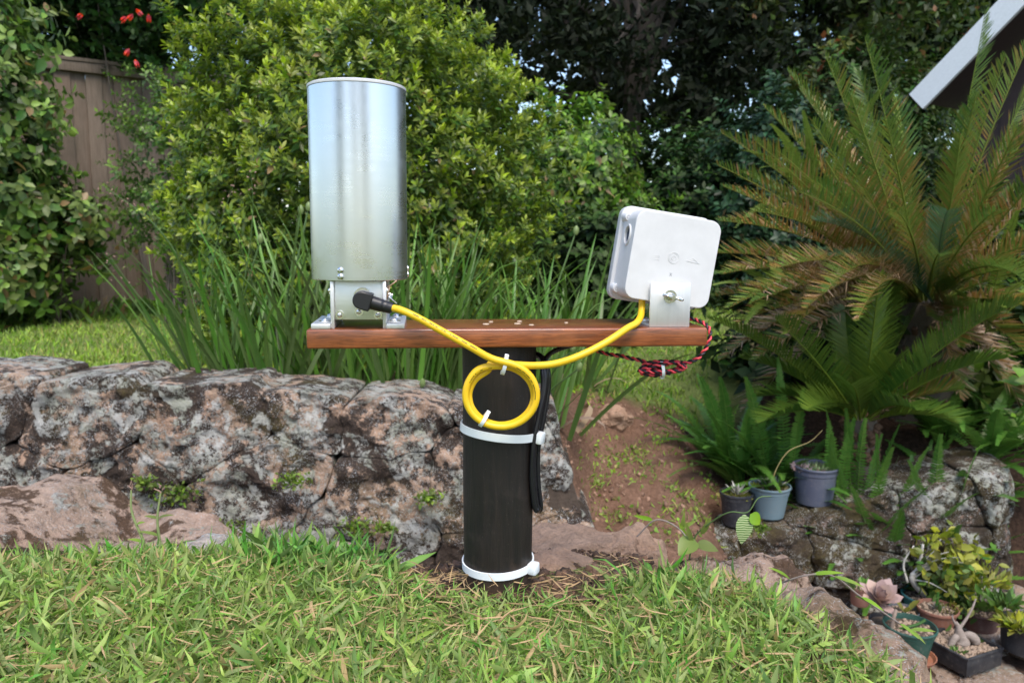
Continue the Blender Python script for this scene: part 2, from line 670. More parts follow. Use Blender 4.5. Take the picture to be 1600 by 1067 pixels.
def stone_wall(name, label, outline, seeds, to_world, mat, seed, depth=.26, bulge=.006, amp=.021, gap=.0004):
    """outline convex polygon in (u,v); each Voronoi cell becomes one stone that bulges to -n"""
    base = to_world(np.array([[np.mean([p[0] for p in outline]), min(p[1] for p in outline)]]), np.array([0.]))[0]
    root = empty(name, base, label, 'stone wall')
    outline = [np.array(p, float) for p in outline]
    g = np.random.default_rng(seed)

    def warp(uv):
        q = np.stack([uv[:, 0], uv[:, 1], 0 * uv[:, 0] + seed], 1)
        return uv + np.array([.04, .024]) * np.stack([fbm(q, 6, 3), fbm(q + 31, 6, 3)], 1)
    for i, s in enumerate(seeds):
        poly = [p.copy() for p in outline]
        for j, t in enumerate(seeds):
            if j != i and poly:
                d = t - s
                poly = clip_poly(poly, (s + t) / 2, unit(d))
        if len(poly) < 3:
            continue
        poly = np.array(poly)
        c = poly.mean(0)
        # resample the rim
        seg = np.linalg.norm(np.roll(poly, -1, 0) - poly, axis=1)
        cum = np.concatenate([[0], np.cumsum(seg)])
        nr = 60
        tt = np.arange(nr) / nr * cum[-1]
        closed = np.vstack([poly, poly[0]])
        rim = np.stack([np.interp(tt, cum, closed[:, 0]), np.interp(tt, cum, closed[:, 1])], 1)
        # round the corners a little, open the joint
        for _ in range(2):
            rim = rim * .5 + .25 * (np.roll(rim, 1, 0) + np.roll(rim, -1, 0))
        size = math.sqrt(seg.sum() ** 2 / 12)
        rings = [(1.0, -depth), (1.0, -.006), (.998, -.001), (.99, .4)] + [(f_, 1 - (f_ / .985) ** 10 * .5) for f_ in np.linspace(.965, .045, 22)]
        tiltv = g.normal(size=2) * .02
        bl = bulge * g.uniform(.5, 1.2)
        V = []
        for (f, h) in rings:
            uv = c + (rim - c) * (f - gap / size)
            hh = np.full(nr, h * bl if h > 0 else h) + (((uv - c) @ tiltv) * (1 if h > 0 else .6) if h > -.1 else 0)
            V.append((warp(uv), hh))
        uv = np.vstack([a for a, _ in V] + [warp(c[None])])
        hh = np.concatenate([b for _, b in V] + [[bl]])
        q = np.stack([uv[:, 0], uv[:, 1], 0 * hh + seed * 3.1 + i], 1)
        q0 = np.stack([uv[:, 0], uv[:, 1], 0 * hh + seed], 1)
        rel = fbm(q, 6, 3, .55) * amp * .35 + fbm(q0, 9, 4, .6) * amp * .8 - np.abs(fbm(q0 + 9, 7, 4, .6)) * amp * 1.2 + amp * .2 + fbm(q0, 2.4, 2) * .02
        hh = np.where(hh > -depth * .9, hh + rel, hh)
        Wd = to_world(uv, hh) - base
        nrg = len(rings)
        F = []
        for k in range(nrg - 1):
            for j in range(nr):
                a, b = k * nr + j, k * nr + (j + 1) % nr
                F += [(a, b, b + nr), (a, b + nr, a + nr)]
        cc = nrg * nr
        F += [((nrg - 1) * nr + j, (nrg - 1) * nr + (j + 1) % nr, cc) for j in range(nr)]
        mobj('stone', trimesh('stone', Wd, F), mat, root)
    # mortar core just behind the faces, inside the outline
    ol = np.array(outline)
    c = ol.mean(0)
    ins = warp(c + (ol - c) * .985)
    n = len(ins)
    ins[:, 1] -= .03
    front = to_world(ins, np.full(n, -.012)) - base
    back = to_world(ins, np.full(n, -depth + .02)) - base
    mb = MB()
    mb.add(np.vstack([front, back]), [list(range(n)), list(range(n, 2 * n))[::-1]] + [[j, (j + 1) % n, n + (j + 1) % n, n + j] for j in range(n)])
    mb.build('mortar', MORTAR, root)
    return root


def jitter_seeds(u0, u1, v0, v1, nu, nv, seed, jit=.38):
    g = np.random.default_rng(seed)
    s = []
    for j in range(nv):
        for i in range(nu):
            du, dv = (u1 - u0) / nu, (v1 - v0) / nv
            s.append((u0 + (i + .5 + (.5 if j % 2 else 0) * .6 + g.uniform(-jit, jit)) * du, v0 + (j + .5 + g.uniform(-jit, jit)) * dv))
    return np.array(s)


# the long wall behind the post; u = x, v = z, face near y=2.05 with a batter
def left_wall_world(uv, h):
    y = 2.05 + .03 * np.sin(uv[:, 0] * 1.4) + .10 * (uv[:, 1] + .3) + .05 * sstep(-.2, .25, uv[:, 0])
    return np.stack([uv[:, 0], y - h, uv[:, 1]], 1)


stone_wall('stone_wall', 'long lichen-spotted sandstone retaining wall behind the post, strappy clumps along its top',
           [(-2.0, -1.0), (.30, -1.0), (.225, -.47), (.115, -.125), (.08, -.1), (-.55, -.055), (-1.05, -.02), (-2.0, .015)],
           jitter_seeds(-2.0, .3, -.95, .03, 8, 4, 15), left_wall_world, ST_WALL, 5)


# the lower wall under the cycad, bending away to the right
def right_wall_world(uv, h):
    y = 2.36 + .12 * (uv[:, 1] + .6) + .10 * sstep(.9, .5, uv[:, 0]) + .25 * sstep(1.45, 1.85, uv[:, 0]) ** 2
    return np.stack([uv[:, 0] - .35 * h * sstep(1.5, 1.7, uv[:, 0]), y - h, uv[:, 1]], 1)


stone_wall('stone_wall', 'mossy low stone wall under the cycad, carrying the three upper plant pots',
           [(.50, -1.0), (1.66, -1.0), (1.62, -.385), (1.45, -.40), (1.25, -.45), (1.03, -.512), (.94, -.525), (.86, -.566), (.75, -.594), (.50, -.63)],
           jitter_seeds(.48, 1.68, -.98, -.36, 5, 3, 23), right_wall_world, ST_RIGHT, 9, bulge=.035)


def rock(name, label, c, size, mat, seed, rotz=0., p=4., amp=.12, tilt=(0, 0), n=25, cat='rock', flat=0.0):
    """boulder: a rounded block roughened by noise; c is the middle of its top face; base sits below"""
    g = np.linspace(-1, 1, n)
    V, F = [], []
    for ax in range(3):
        for sg in (-1, 1):
            A_, B_ = np.meshgrid(g, g)
            q = np.zeros((n, n, 3))
            q[..., ax] = sg
            q[..., (ax + 1) % 3] = np.tan(A_ * .7854)
            q[..., (ax + 2) % 3] = np.tan(B_ * .7854) * sg
            b = len(V) * n * n
            V.append(q.reshape(-1, 3))
            i = (np.arange(n - 1)[:, None] * n + np.arange(n - 1)[None]).ravel() + b
            F.append(np.stack([i, i + 1, i + n + 1, i + n], 1))
    V, F = np.vstack(V), np.vstack(F)
    V = V / (np.abs(V) ** p).sum(1, keepdims=True) ** (1 / p)
    sz = np.array(size) / 2
    w = V * sz
    sc = 1 / max(sz)
    gk = np.random.default_rng(seed * 13 + 1)
    for k in range(22):
        nk = unit(gk.normal(size=3) / sz)
        if nk[2] < -.5:
            continue
        over = w @ nk - (w @ nk).max() * gk.uniform(.74, .93)
        w = w - nk * np.maximum(over, 0)[:, None]
    amp = amp * .55
    d = fbm(w + seed * 7.7, 2.2 * sc, 5, .6) * amp + (np.abs(fbm(w + seed * 3.3 + 5, 1.1 * sc, 2)) - .25) * amp * 1.3
    w = w + unit(V * (1 / sz)) * (d * sz.min() * 1.8)[:, None]
    w[:, 2] -= sz[2]
    R = Matrix.Rotation(rotz, 3, 'Z') @ Matrix.Rotation(tilt[0], 3, 'X') @ Matrix.Rotation(tilt[1], 3, 'Y')
    w = w @ np.array(R).T
    c = np.array(c, float)
    zmin = w[:, 2].min()
    base = c + np.array([0, 0, zmin])
    w[:, 2] -= zmin
    o = mobj(name, trimesh(name, w, F), mat, None, base)
    me = o.data
    bm = bmesh.new()
    bm.from_mesh(me)
    bmesh.ops.remove_doubles(bm, verts=bm.verts, dist=1e-5)
    bm.to_mesh(me)
    bm.free()
    me.set_sharp_from_angle(angle=math.radians(32))
    return tag(o, label, cat)


rock('step_stone', 'large pale pink stone step beside the wall at the left edge', P(10, 790, 1.55), (.50, .50, .40), ST_STEP, 1, .12, 5, .10, (.03, .05), cat='stone step')
rock('step_stone', 'lower tan stone step in front of the lichened wall, moss on its right end', P(245, 828, 1.62), (.36, .36, .26), ST_STEP, 2, -.1, 5, .10, (.10, .03), cat='stone step')
rock('step_stone', 'lowest stone step half hidden behind the long grass', P(470, 900, 1.6), (.45, .5, .26), ST_STEP, 3, .05, 5, .10, cat='stone step')
rock('rock', 'small whitish flat stone at the edge of the grass below the steps', P(345, 848, 1.10), (.145, .10, .06), stonemat('pale_worn_stone', tan=(.50, .42, .36), dark=(.20, .15, .11), lich=(.62, .61, .58), lichen=.6, moss=.0, darkness=.15), 4, .05, 5, .12)
rock('rock', 'mossy dark rock at the grass edge under the big pale step', P(190, 862, 1.12), (.26, .14, .10), ST_EDGE, 14, .05, 4, .16)
rock('rock', 'flat tan slab lying on the soil right of the post foot', P(878, 872, .915), (.078, .06, .022), ST_FLAT, 5, -.15, 5, .14, (.18, .1))
rock('rock', 'rounded brown rock at the soil edge, right of the flat slab', P(990, 842, 1.10), (.15, .13, .12), ST_FLAT, 6, .1, 3.2, .16, (.1, .06))
rock('rock', 'low brown rock bank behind the post and flat slab', P(880, 836, 1.10), (.22, .16, .10), ST_FLAT, 7, -.05, 3, .15, (.1, -.05))
rock('rock', 'long pinkish edging rock between the grass and the lower pots', P(1172, 880, 1.0), (.205, .16, .15), ST_STEP, 8, -.18, 4, .18, (.1, .16))
rock('rock', 'mossy brown edging rock sloping down at the right end of the grass', P(1335, 965, .80), (.16, .30, .20), ST_EDGE, 9, .12, 4, .14, (.0, .42))
rock('rock', 'mossy edging rock at the lower right corner of the grass', P(1420, 1055, .66), (.12, .20, .18), ST_EDGE, 10, .2, 4, .14, (0, .42))
rock('rock', 'small reddish rock on the earth slope at the lawn edge', P(905, 622, 2.92), (.18, .15, .10), ST_FLAT, 11, .2, 3, .2)
rock('rock', 'reddish rock on the lawn edge beside the strappy leaves', P(955, 634, 2.82), (.17, .14, .10), ST_FLAT, 12, -.2, 3, .2)
rock('rock', 'grey-brown stone at the foot of the earth slope beside the wall end', P(955, 838, 1.55), (.12, .1, .1), ST_EDGE, 13, -.2, 3, .2)

pav = empty('paving', (1.2, 2.0, -.84))
tag(pav, kind='structure')
for k, (px, py, d, sx, sy) in enumerate(((1545, 1046, 1.90, .52, .50), (1400, 1050, 1.75, .40, .45), (1640, 1010, 2.2, .5, .5), (1330, 1000, 2.15, .5, .38), (1500, 985, 2.22, .42, .30), (1620, 1100, 1.6, .5, .4))):
    q = P(px, py, d)
    r = rock('flagstone', None, (q[0], q[1], -.815 + .006 * (k % 3)), (sx, sy, .10), ST_FLAT if k % 2 else ST_EDGE, 20 + k, .3 * k, 9, .05, n=14)
    del r['category']
    lo = r.location.copy()
    r.parent = pav
    r.location = lo - pav.location

# ------------------------------------------------------------------ the stand and its instruments
A0, B0 = P(478, 515, .73), P(1106, 512, .775)
BL = float(np.linalg.norm(B0 - A0))
bU = unit(B0 - A0)
bN = unit(np.cross([0, 0, 1], bU))
bW = np.cross(bU, bN)
M4 = Matrix([[bU[k], bN[k], bW[k], A0[k]] for k in range(3)] + [[0, 0, 0, 1]])      # board frame: u along, v back, w up from the top front edge


def Bw(u, v, w):
    return A0 + bU * u + bN * v + bW * w


# materials
m = NT('varnished_red_hardwood')
v = m.objc()
g1 = m.noise(m.scaled(v, (5, 70, 70)), 4, 7, .6, .8)
g2 = m.noise(m.scaled(v, (14, 420, 420)), 3, 5, .7)
g3 = m.noise(v, 22, 3)
c = m.mix(m.ramp(g1, (.3, 0.0), (.7, 1.0)), (.13, .034, .011), (.36, .105, .030))
c = m.mix(m.ramp(g2, (.38, .9), (.52, 0.0)), c, (.065, .018, .008))
c = m.mix(m.ramp(g3, (.5, .0), (.75, .45)), c, (.42, .14, .045))
c = m.mix(m.math('MULTIPLY', m.ramp(m.noise(m.scaled(v, (30, 90, 90)), 6, 5, .7), (.66, 0.0), (.72, 1.0)), .35), c, (.45, .30, .19))
m.bs(Base_Color=c, Roughness=m.math('ADD', .22, m.math('MULTIPLY', g2, .22)))
m.b.inputs['Coat Weight'].default_value = .6
m.b.inputs['Coat Roughness'].default_value = .15
m.bump(m.math('ADD', g1, m.math('MULTIPLY', g2, .8)), .25, .0012)
WOOD = m.m

m = NT('black_stained_post_timber')
v = m.objc()
g1 = m.noise(m.scaled(v, (60, 60, 5)), 3, 7, .65, .4)
g2 = m.noise(v, 28, 6, .7)
c = m.mix(m.ramp(g1, (.35, 0.0), (.7, 1.0)), (.005, .0036, .0032), (.017, .011, .009))
c = m.mix(m.ramp(g2, (.55, 0.0), (.75, .55)), c, (.040, .027, .022))
c = m.mix(m.ramp(m.vor(v, 230), (.05, .5), (.10, .0)), c, (.14, .11, .09))
hz_ = m.n('SeparateXYZ', {0: v}, 2)
mud = m.math('MULTIPLY', m.ramp(m.math('ADD', hz_, m.math('MULTIPLY', m.noise(v, 45, 5, .7), .09)), (.050, 1.0), (.085, 0.0)), .55)
c = m.mix(mud, c, (.11, .066, .045))
m.bs(Base_Color=c, Roughness=m.math('ADD', .38, m.math('MULTIPLY', g2, .35)))
m.bump(m.math('ADD', g1, m.math('MULTIPLY', g2, .6)), .45, .002)
POSTW = m.m

m = NT('turned_aluminium')
v = m.objc()
lines = m.noise(m.scaled(v, (4, 4, 260)), 2, 3, .6)
blot = m.noise(m.scaled(v, (22, 22, 30)), 1.2, 6, .62, .6)
scr = m.ramp(m.vor(m.scaled(m.n('Mapping', {'Vector': v, 'Rotation': (.5, .3, .8)}), (40, 900, 40)), 1), (.03, .0), (.06, 1.0))
m.bs(Base_Color=m.mix(blot, (.60, .635, .68), (.74, .765, .79)), Metallic=1.0,
     Roughness=m.math('ADD', .20, m.math('ADD', m.math('MULTIPLY', m.ramp(blot, (.3, 0.0), (.7, 1.0)), .10), m.math('MULTIPLY', lines, .08))),
     Anisotropic=.45)
m.t.links.new(m.n('Tangent', direction_type='RADIAL', axis='Z'), m.b.inputs['Tangent'])
ALU_TUBE = m.m


def alu(name, tint, rough, streak=(8, 300, 300)):
    m = NT(name)
    v = m.objc()
    ln = m.noise(m.scaled(v, streak), 2, 4, .7)
    m.bs(Base_Color=m.mix(ln, tuple(x * .86 for x in tint), tint), Metallic=1.0, Roughness=m.math('ADD', rough, m.math('MULTIPLY', ln, .15)))
    m.bump(ln, .12, .0005)
    return m.m


ALU_PLATE = alu('satin_aluminium_plate', (.86, .88, .86), .38)
ALU_DULL = alu('dull_brushed_aluminium', (.84, .84, .83), .48, (300, 8, 14))
STEEL = plain('bright_steel', (.80, .80, .80), .22, 1.0)
COPPER = plain('coppery_steel', (.62, .42, .30), .34, 1.0)
WHITEP = plain('white_plastic', (.66, .66, .67), .42)
NYLON = NT('white_nylon').bs(Base_Color=(.80, .84, .86), Roughness=.38, Subsurface_Weight=.25, Subsurface_Radius=(.004, .004, .004)).m
BLACKP = plain('black_moulded_plastic', (.013, .013, .015), .42)
BLACKC = plain('black_cable_jacket', (.012, .012, .016), .30)
m = NT('yellow_cable_jacket')
v = m.pos()
m.bs(Base_Color=m.mix(m.noise(v, 70, 5), (.76, .46, .010), (.84, .56, .022)), Roughness=.40)
m.bump(m.noise(v, 500, 3), .08, .0005)
YELLOW = m.m
INK = plain('dark_cable_print', (.12, .085, .01), .6)
REDW = plain('red_wire', (.85, .075, .10), .38)
BLKW = plain('black_wire', (.018, .014, .022), .38)
HOLEGREY = plain('hole_shade_grey', (.10, .12, .18), .4)  # dark grey standing in for the unlit inside of the box hole

# --- stand: post and board
pb = np.array([-.0156, .799, -.02])
stand = empty('wooden_stand', pb, 'T-shaped stand of a reddish varnished board on a black round post', 'stand')
npz, npa = 40, 48
V, F = [], []
for k in range(npz + 1):
    t = k / npz
    z = -.06 + t * (.2525 + .06)
    for j in range(npa):
        a = 2 * math.pi * j / npa
        q = np.array([[math.cos(a) * .6, math.sin(a) * .6, z * 1.5]])
        r = .0366 + .0022 * t + float(fbm(q, 2.0, 3)[0]) * .0010
        V.append((r * math.cos(a) + .002 * t, r * math.sin(a), z - pb[2]))
for k in range(npz):
    for j in range(npa):
        F.append([k * npa + j, k * npa + (j + 1) % npa, (k + 1) * npa + (j + 1) % npa, (k + 1) * npa + j])
F.append([npz * npa + j for j in range(npa)])
MB().add(V, F).build('post', POSTW, stand)
board = MB()
board.box((BL / 2, .046, -.0095), (BL, .092, .019), .0022, seg=3)
board = board.build('board', WOOD, stand)
board.matrix_basis = Matrix.Translation(-Vector(pb)) @ M4
PLUG = plain('pale_filler', (.55, .42, .30), .6)
for (u, vv, s) in ((.176, .040, 1), (.183, .062, .7), (.209, .043, 1), (.222, .030, .8), (.214, .066, .8), (.262, .05, .6)):
    MB().lathe([(0, .0), (.0036 * s, .0), (.0030 * s, .0006), (0, .0007)], 12, (u, vv, .0001)).build('screw_plug', PLUG, board)


def screw(parent, c, axis, r=.0032, washer=False, name='screw', mat=None):
    mb = MB()
    if washer:
        mb.lathe([(0, 0), (r * 1.75, 0), (r * 1.75, .0008), (0, .0008)], 20, c, axis)
    h = .0008 if washer else 0
    mb.lathe([(0, h), (r, h), (r * 1.02, h + r * .30), (r * .82, h + r * .62), (r * .45, h + r * .78), (r * .34, h + r * .78), (r * .2, h + r * .35), (0, h + r * .3)], 16, c, axis)
    return mb.build(name, mat or STEEL, parent)


# --- canister
CU, CV, CR = .0485, .044, .0475
can = empty('metal_canister', None, 'tall brushed aluminium cylinder on bolted brackets at the left end of the board', 'canister', mat=M4 @ Matrix.Translation((CU, CV, .0002)))
MB().lathe([(CR - .0004, .0462), (CR, .0468), (CR, .2296), (CR - .0003, .2300), (CR - .0030, .2300), (CR - .0030, .0462)], 96, closed=True).build('shell', ALU_TUBE, can, sharp=20)
MB().lathe([(0, .2285), (CR - .0031, .2285), (CR - .0031, .2301), (CR + .0003, .2302), (CR + .0004, .2306), (CR + .0003, .2327), (CR - .001, .2334), (0, .2334)], 96).build('lid', WHITEP, can)
MB().lathe([(0, .0500), (CR - .0031, .0500), (CR - .0031, .0530), (0, .0530)], 48).build('base_disc', ALU_DULL, can)
for az in (-108, 10, 130):
    for z in (.0565, .0505):
        a = math.radians(az)
        d = np.array([math.cos(a), math.sin(a), 0])
        screw(can, d * CR + np.array([0, 0, z]), d, .0030)
for s, x0, x1, f0, f1 in ((-1, -.0257, -.0222, -.0439, -.0223), (1, .0240, .0275, .0241, .0449)):
    mb = MB()
    mb.box(((x0 + x1) / 2, -.001, .0230), (x1 - x0, .0745, .0460), .0004)
    mb.box(((f0 + f1) / 2 + s * .0018, -.002, .0025), (f1 - f0 - .0034, .0798, .005), .0005)
    br = mb.build('angle_bracket', ALU_DULL, can)
    screw(br, ((f0 + f1) / 2, -.022, .005), (0, 0, 1), .0036, True, 'bolt')
    screw(br, ((f0 + f1) / 2, .022, .005), (0, 0, 1), .0036, True, 'bolt')
    screw(br, (x0 if s < 0 else x1, -.028, .036), (s, 0, 0), .0030, True, 'bolt')
plate = MB().box((.0009, -.0330, .0275), (.0460, .0022, .0386), .0004).build('front_plate', ALU_PLATE, can)
for x, z in ((-.0175, .0128), (.0192, .0128), (.0008, .0160)):
    screw(plate, (x, -.0341, z), (0, -1, 0), .0024, True, 'bolt')
MB().box((.0009, .030, .0275), (.0460, .0022, .0386), .0004).build('rear_plate', ALU_PLATE, can)
mb = MB()
mb.box((.0330, -.026, .0425), (.0115, .011, .0016), .0004, Matrix.Rotation(-.62, 3, 'Y'))
mb.box((.0292, -.026, .0345), (.0016, .010, .014), .0004, Matrix.Rotation(.25, 3, 'Y'))
latch = mb.build('latch', COPPER, can)
mb = MB()
mb.box((.0335, -.028, .0270), (.0105, .009, .0014), .0004, Matrix.Rotation(.75, 3, 'Y'))
mb.lathe([(0, 0), (.0022, 0), (.0022, .006), (0, .006)], 12, (.0276, -.028, .033), (1, 0, -.3))
mb.build('latch_catch', STEEL, latch)

# --- yellow cable with its angled plug
cr = .0035
plug_c = Bw(.0538, -.002, .0288)
cab = empty('yellow_cable', plug_c, 'yellow cable looped in front of the post, black angled plug on the canister', 'cable')
loc = lambda p: np.asarray(p) - plug_c
Md = np.stack([bU, bN, bW], 1)


def to_lo(mb):
    mb.v = [tuple(Md @ np.array(p)) for p in mb.v]
    return mb


ax = unit(np.array([.0274, 0, -.0081]))
prof = []
for k in range(17):
    a = math.pi / 2 + math.pi * k / 16
    prof.append((.0086 * math.cos(a), .0086 * math.sin(a)))
prof += [(.0090, -.0086), (.0090, .0086)]
ca, sa = ax[0], ax[2]
prof = [(x * ca - z * sa, x * sa + z * ca) for x, z in prof]
mb = MB().prism(prof, -.0105, .0085)
head = to_lo(mb).build('plug_head', BLACKP, cab)
bv = head.modifiers.new('bevel', 'BEVEL')
bv.width, bv.segments, bv.limit_method = .0012, 2, 'ANGLE'
mb = MB()
p0, p1 = ax * .0075, ax * .0300
seg = [0, .02, .45, .5, .55, .62, .66, .72, .95, 1]
rad = [.0066, .0066, .0064, .0064, .0058, .0058, .0061, .0058, .0056, .0046]
mb.tube([p0 + (p1 - p0) * s + np.array([0, -.001, 0]) for s in seg], rad, 20)
to_lo(mb).build('strain_relief', BLACKP, cab)
mb = MB().lathe([(0, 0), (.0085, 0), (.0085, .005), (.0078, .0058), (.0078, .012), (0, .012)], 24, (0, .0020, .0028), (0, 1, 0))
to_lo(mb).build('coupling_nut', STEEL, cab)

lp = []
cxp, cyp = 782, 616.5


def loop_px(phi, rx, ry, dx=0, dy=0):
    a = math.radians(phi)
    return cxp + dx + rx * math.sin(a), cyp + dy - ry * math.cos(a)


path = [Bw(.0538, -.003, .0288) + Md @ (ax * .027), P(625, 484, .731), P(650, 495, .728), P(690, 517, .726), P(735, 542, .725), P(768, 560, .728)]
for phi in range(25, 341, 30):
    s = phi / 360
    x, y = loop_px(phi, 55.5, 50, 1, 0)
    path.append(P(x, y, .7285 + .006 * s))
for phi in range(5, 336, 30):
    s = phi / 360
    x, y = loop_px(phi, 51 - 1.5 * math.cos(math.radians(phi)) ** 2, 45.5, 1.5, 1 + 2.0 * s)
    path.append(P(x, y, .7365 + .004 * s))
path += [P(768, 568, .7385), P(800, 569.5, .735), P(835, 571, .730), P(868, 568, .7285), P(905, 556, .730), P(945, 536, .738), P(980, 513, .7515), P(994, 505, .763), P(1001, 494, .781), P(1003, 478, .790), P(1003, 462, .792)]
cl = spline(path, 10)
jac = MB().tube(cl - plug_c, cr, 16).build('jacket', YELLOW, cab, sharp=0)
# faint printed dashes along the jacket, illegible at this size
T = unit(np.gradient(cl, axis=0))
for (a, b, stp) in ((18, 44, 1), (60, 86, 1), (148, 166, 2)):
    for k in range(a, b, stp):
        side = unit(np.cross(T[k], [0, 1, 0]))
        n_ = unit(np.array([0, -1, 0]) + side * (.55 if a < 50 else -.4))
        n_ = unit(n_ - T[k] * (n_ @ T[k]))
        e = np.cross(T[k], n_)
        c0 = cl[k] - plug_c + n_ * (cr + .00006)
        w_, h_ = T[k] * (.0007 + .0005 * ((k * 7) % 3)), e * .00042
        if (k * 5) % 7 < 5:
            MB().add([c0 - w_ - h_, c0 + w_ - h_, c0 + w_ + h_, c0 - w_ + h_], [(0, 1, 2, 3)]).build('print_mark', INK, jac)


def cable_tie(label, c, strap_axis, ring_rx, ring_ry, width, thick, head_dir, head=(.005, .005, .004), mat=NYLON, tail=0.0, cat='cable tie'):
    """strap ring in the plane across strap_axis; head sits towards head_dir"""
    az = unit(strap_axis)
    hx = unit(np.asarray(head_dir) - az * (np.asarray(head_dir) @ az))
    hy = np.cross(az, hx)
    o = empty('cable_tie', c, label, cat)
    n = 64
    V, F = [], []
    for j in range(n):
        t = 2 * math.pi * j / n
        for (dr, dz) in ((0, -.5), (thick, -.5), (thick, .5), (0, .5)):
            V.append(hx * math.cos(t) * (ring_rx + dr) + hy * math.sin(t) * (ring_ry + dr) + az * dz * width)
    for j in range(n):
        j2 = (j + 1) % n
        for q in range(4):
            F.append([j * 4 + q, j * 4 + (q + 1) % 4, j2 * 4 + (q + 1) % 4, j2 * 4 + q])
    MB().add(V, F).build('strap', mat, o)
    mb = MB().box((0, 0, 0), head, min(head) * .2)
    R = np.stack([hx, hy, az], 1)
    mb.v = [tuple(R @ np.array(p) + hx * (ring_rx + thick * .3 + head[0] * .42)) for p in mb.v]
    mb.build('head', mat, o)
    if tail:
        mb = MB().box((0, 0, 0), (.0012, tail, width * .8), .0003)
        mb.v = [tuple(R @ np.array(p) + hx * (ring_rx + thick * .3 + head[0] * .42) + hy * tail * .5) for p in mb.v]
        mb.build('tail', mat, o)
    return o


c1 = np.array([-.0135, .799, float(P(780, 686, .759)[2])])
cable_tie('broad white cable tie strapped round the post just below the yellow coil', c1, (.115, .03, 1), .0406, .0396, .0082, .0016, (1, -.42, 0), (.0105, .0125, .0125))
c2 = np.array([-.0152, .799, float(P(778, 900, .761)[2])])
cable_tie('broad white cable tie round the foot of the post above the grass', c2, (-.03, -.02, 1), .0378, .0378, .0080, .0016, (1, -.52, 0), (.0105, .0125, .0120))
ki = int(np.argmin(np.linalg.norm(cl[40:] - P(790, 568, .735), axis=1))) + 40
q1 = P(788, 571, .733)
cable_tie('small white tie joining the top of the yellow coil', q1, (1, .1, -.22), .0086, .0052, .0036, .0010, (.2, -.25, 1), (.003, .004, .004))
q2 = P(756, 655, .7345)
cable_tie('small white tie at the lower left of the yellow coil', q2, (1, 0, -.6), .0072, .0064, .0036, .0010, (.6, -.3, 1), (.003, .004, .004))

# --- black cable bundle strapped to the post's right side
bc0 = P(838, 800, .790)
bcab = empty('black_cable', bc0, 'black cable bundle strapped to the right side of the post', 'cable')
for k, pts in enumerate((
        [(905, 536, .83), (872, 546, .815), (856, 556, .80), (848, 575, .79), (849, 600, .785), (843, 640, .782), (836, 690, .781), (834, 740, .782), (838, 785, .784), (842, 795, .788), (839, 790, .795), (838, 740, .796), (840, 690, .796), (847, 640, .795), (853, 600, .795), (854, 575, .797), (850, 560, .80), (838, 556, .815)],
        [(836, 552, .81), (846, 558, .798), (851, 580, .788), (850, 610, .784), (842, 650, .780), (833, 700, .777), (831, 750, .777), (835, 790, .780), (839, 796, .784), (836, 770, .790), (834, 720, .789)],
        [(842, 556, .82), (855, 575, .803), (857, 605, .800), (850, 650, .797), (841, 700, .794), (841, 750, .792), (845, 788, .792), (843, 796, .797), (838, 780, .801), (837, 720, .80)])):
    MB().tube(spline([P(*p) for p in pts], 8) - bc0, .0026, 10).build('strand', BLACKC, bcab, sharp=0)

# --- twisted red and black wire
wc0 = P(1036, 588, .80)
wire = empty('twisted_wire', wc0, 'red and black twisted wire tied in a hank below the board', 'wire')
wp = [P(1072, 496, .835), P(1088, 500, .828), P(1101, 506, .815), P(1109, 516, .806), P(1108, 532, .802), P(1101, 547, .80), P(1088, 561, .80), P(1066, 569, .80)]
gw = np.random.default_rng(5)
for t in range(4):
    for phi in range(60, 420, 45):
        a = math.radians(phi)
        wp.append(P(1036 + (36 - 3 * t) * math.sin(a) * -1 * -1 + gw.normal() * 1.5, 575 + 9 * math.cos(a) * (1 if t % 2 else .7) + gw.normal() * 2 - 3 * math.sin(a), .797 + .0045 * t + gw.normal() * .001))
wp += [P(1000, 563, .81), P(985, 560, .812), P(970, 556, .815), P(950, 553, .82), P(928, 546, .83), P(915, 538, .835)]
wl = spline(wp, 9)
s_ = np.concatenate([[0], np.cumsum(np.linalg.norm(np.diff(wl, axis=0), axis=1))])
ss = np.arange(0, s_[-1], .0011)
wl = np.stack([np.interp(ss, s_, wl[:, k]) for k in range(3)], 1)
T = unit(np.gradient(wl, axis=0))
sx = unit(np.cross(T, np.array([0, 1., .02])))
sy = np.cross(T, sx)
for ph, mt, nm in ((0, REDW, 'red_strand'), (math.pi, BLKW, 'black_strand')):
    a = (ss / .0115 * 2 * math.pi + ph)[:, None]
    MB().tube(wl + .00125 * (sx * np.cos(a) + sy * np.sin(a)) - wc0, .00125, 6).build(nm, mt, wire, sharp=0)
cable_tie('small clear tie round the hank of red and black wire', P(1034, 576, .803), (1, 0, .1), .0082, .0095, .0032, .0009, (0, .2, -1), (.003, .004, .004))

# --- white junction box
JB = Matrix.Translation((.3640, .012, .0680)) @ Matrix.Rotation(math.radians(8.3), 4, 'Y')
jbx = empty('junction_box', None, 'tilted white plastic junction box on a metal bracket at the right end of the board', 'junction box', mat=M4 @ Matrix.Translation((.3604, .03, 0)))
JL = Matrix.Translation((-.3604, -.03, 0)) @ JB      # box frame seen from the root


def rounded(w, h, r, n=8):
    out = []
    for (sx, sz, a0) in ((1, 1, 0), (-1, 1, 90), (-1, -1, 180), (1, -1, 270)):
        for k in range(n + 1):
            a = math.radians(a0 + 90 * k / n)
            out.append((sx * (w / 2 - r) + r * math.cos(a), sz * (h / 2 - r) + r * math.sin(a)))
    return out


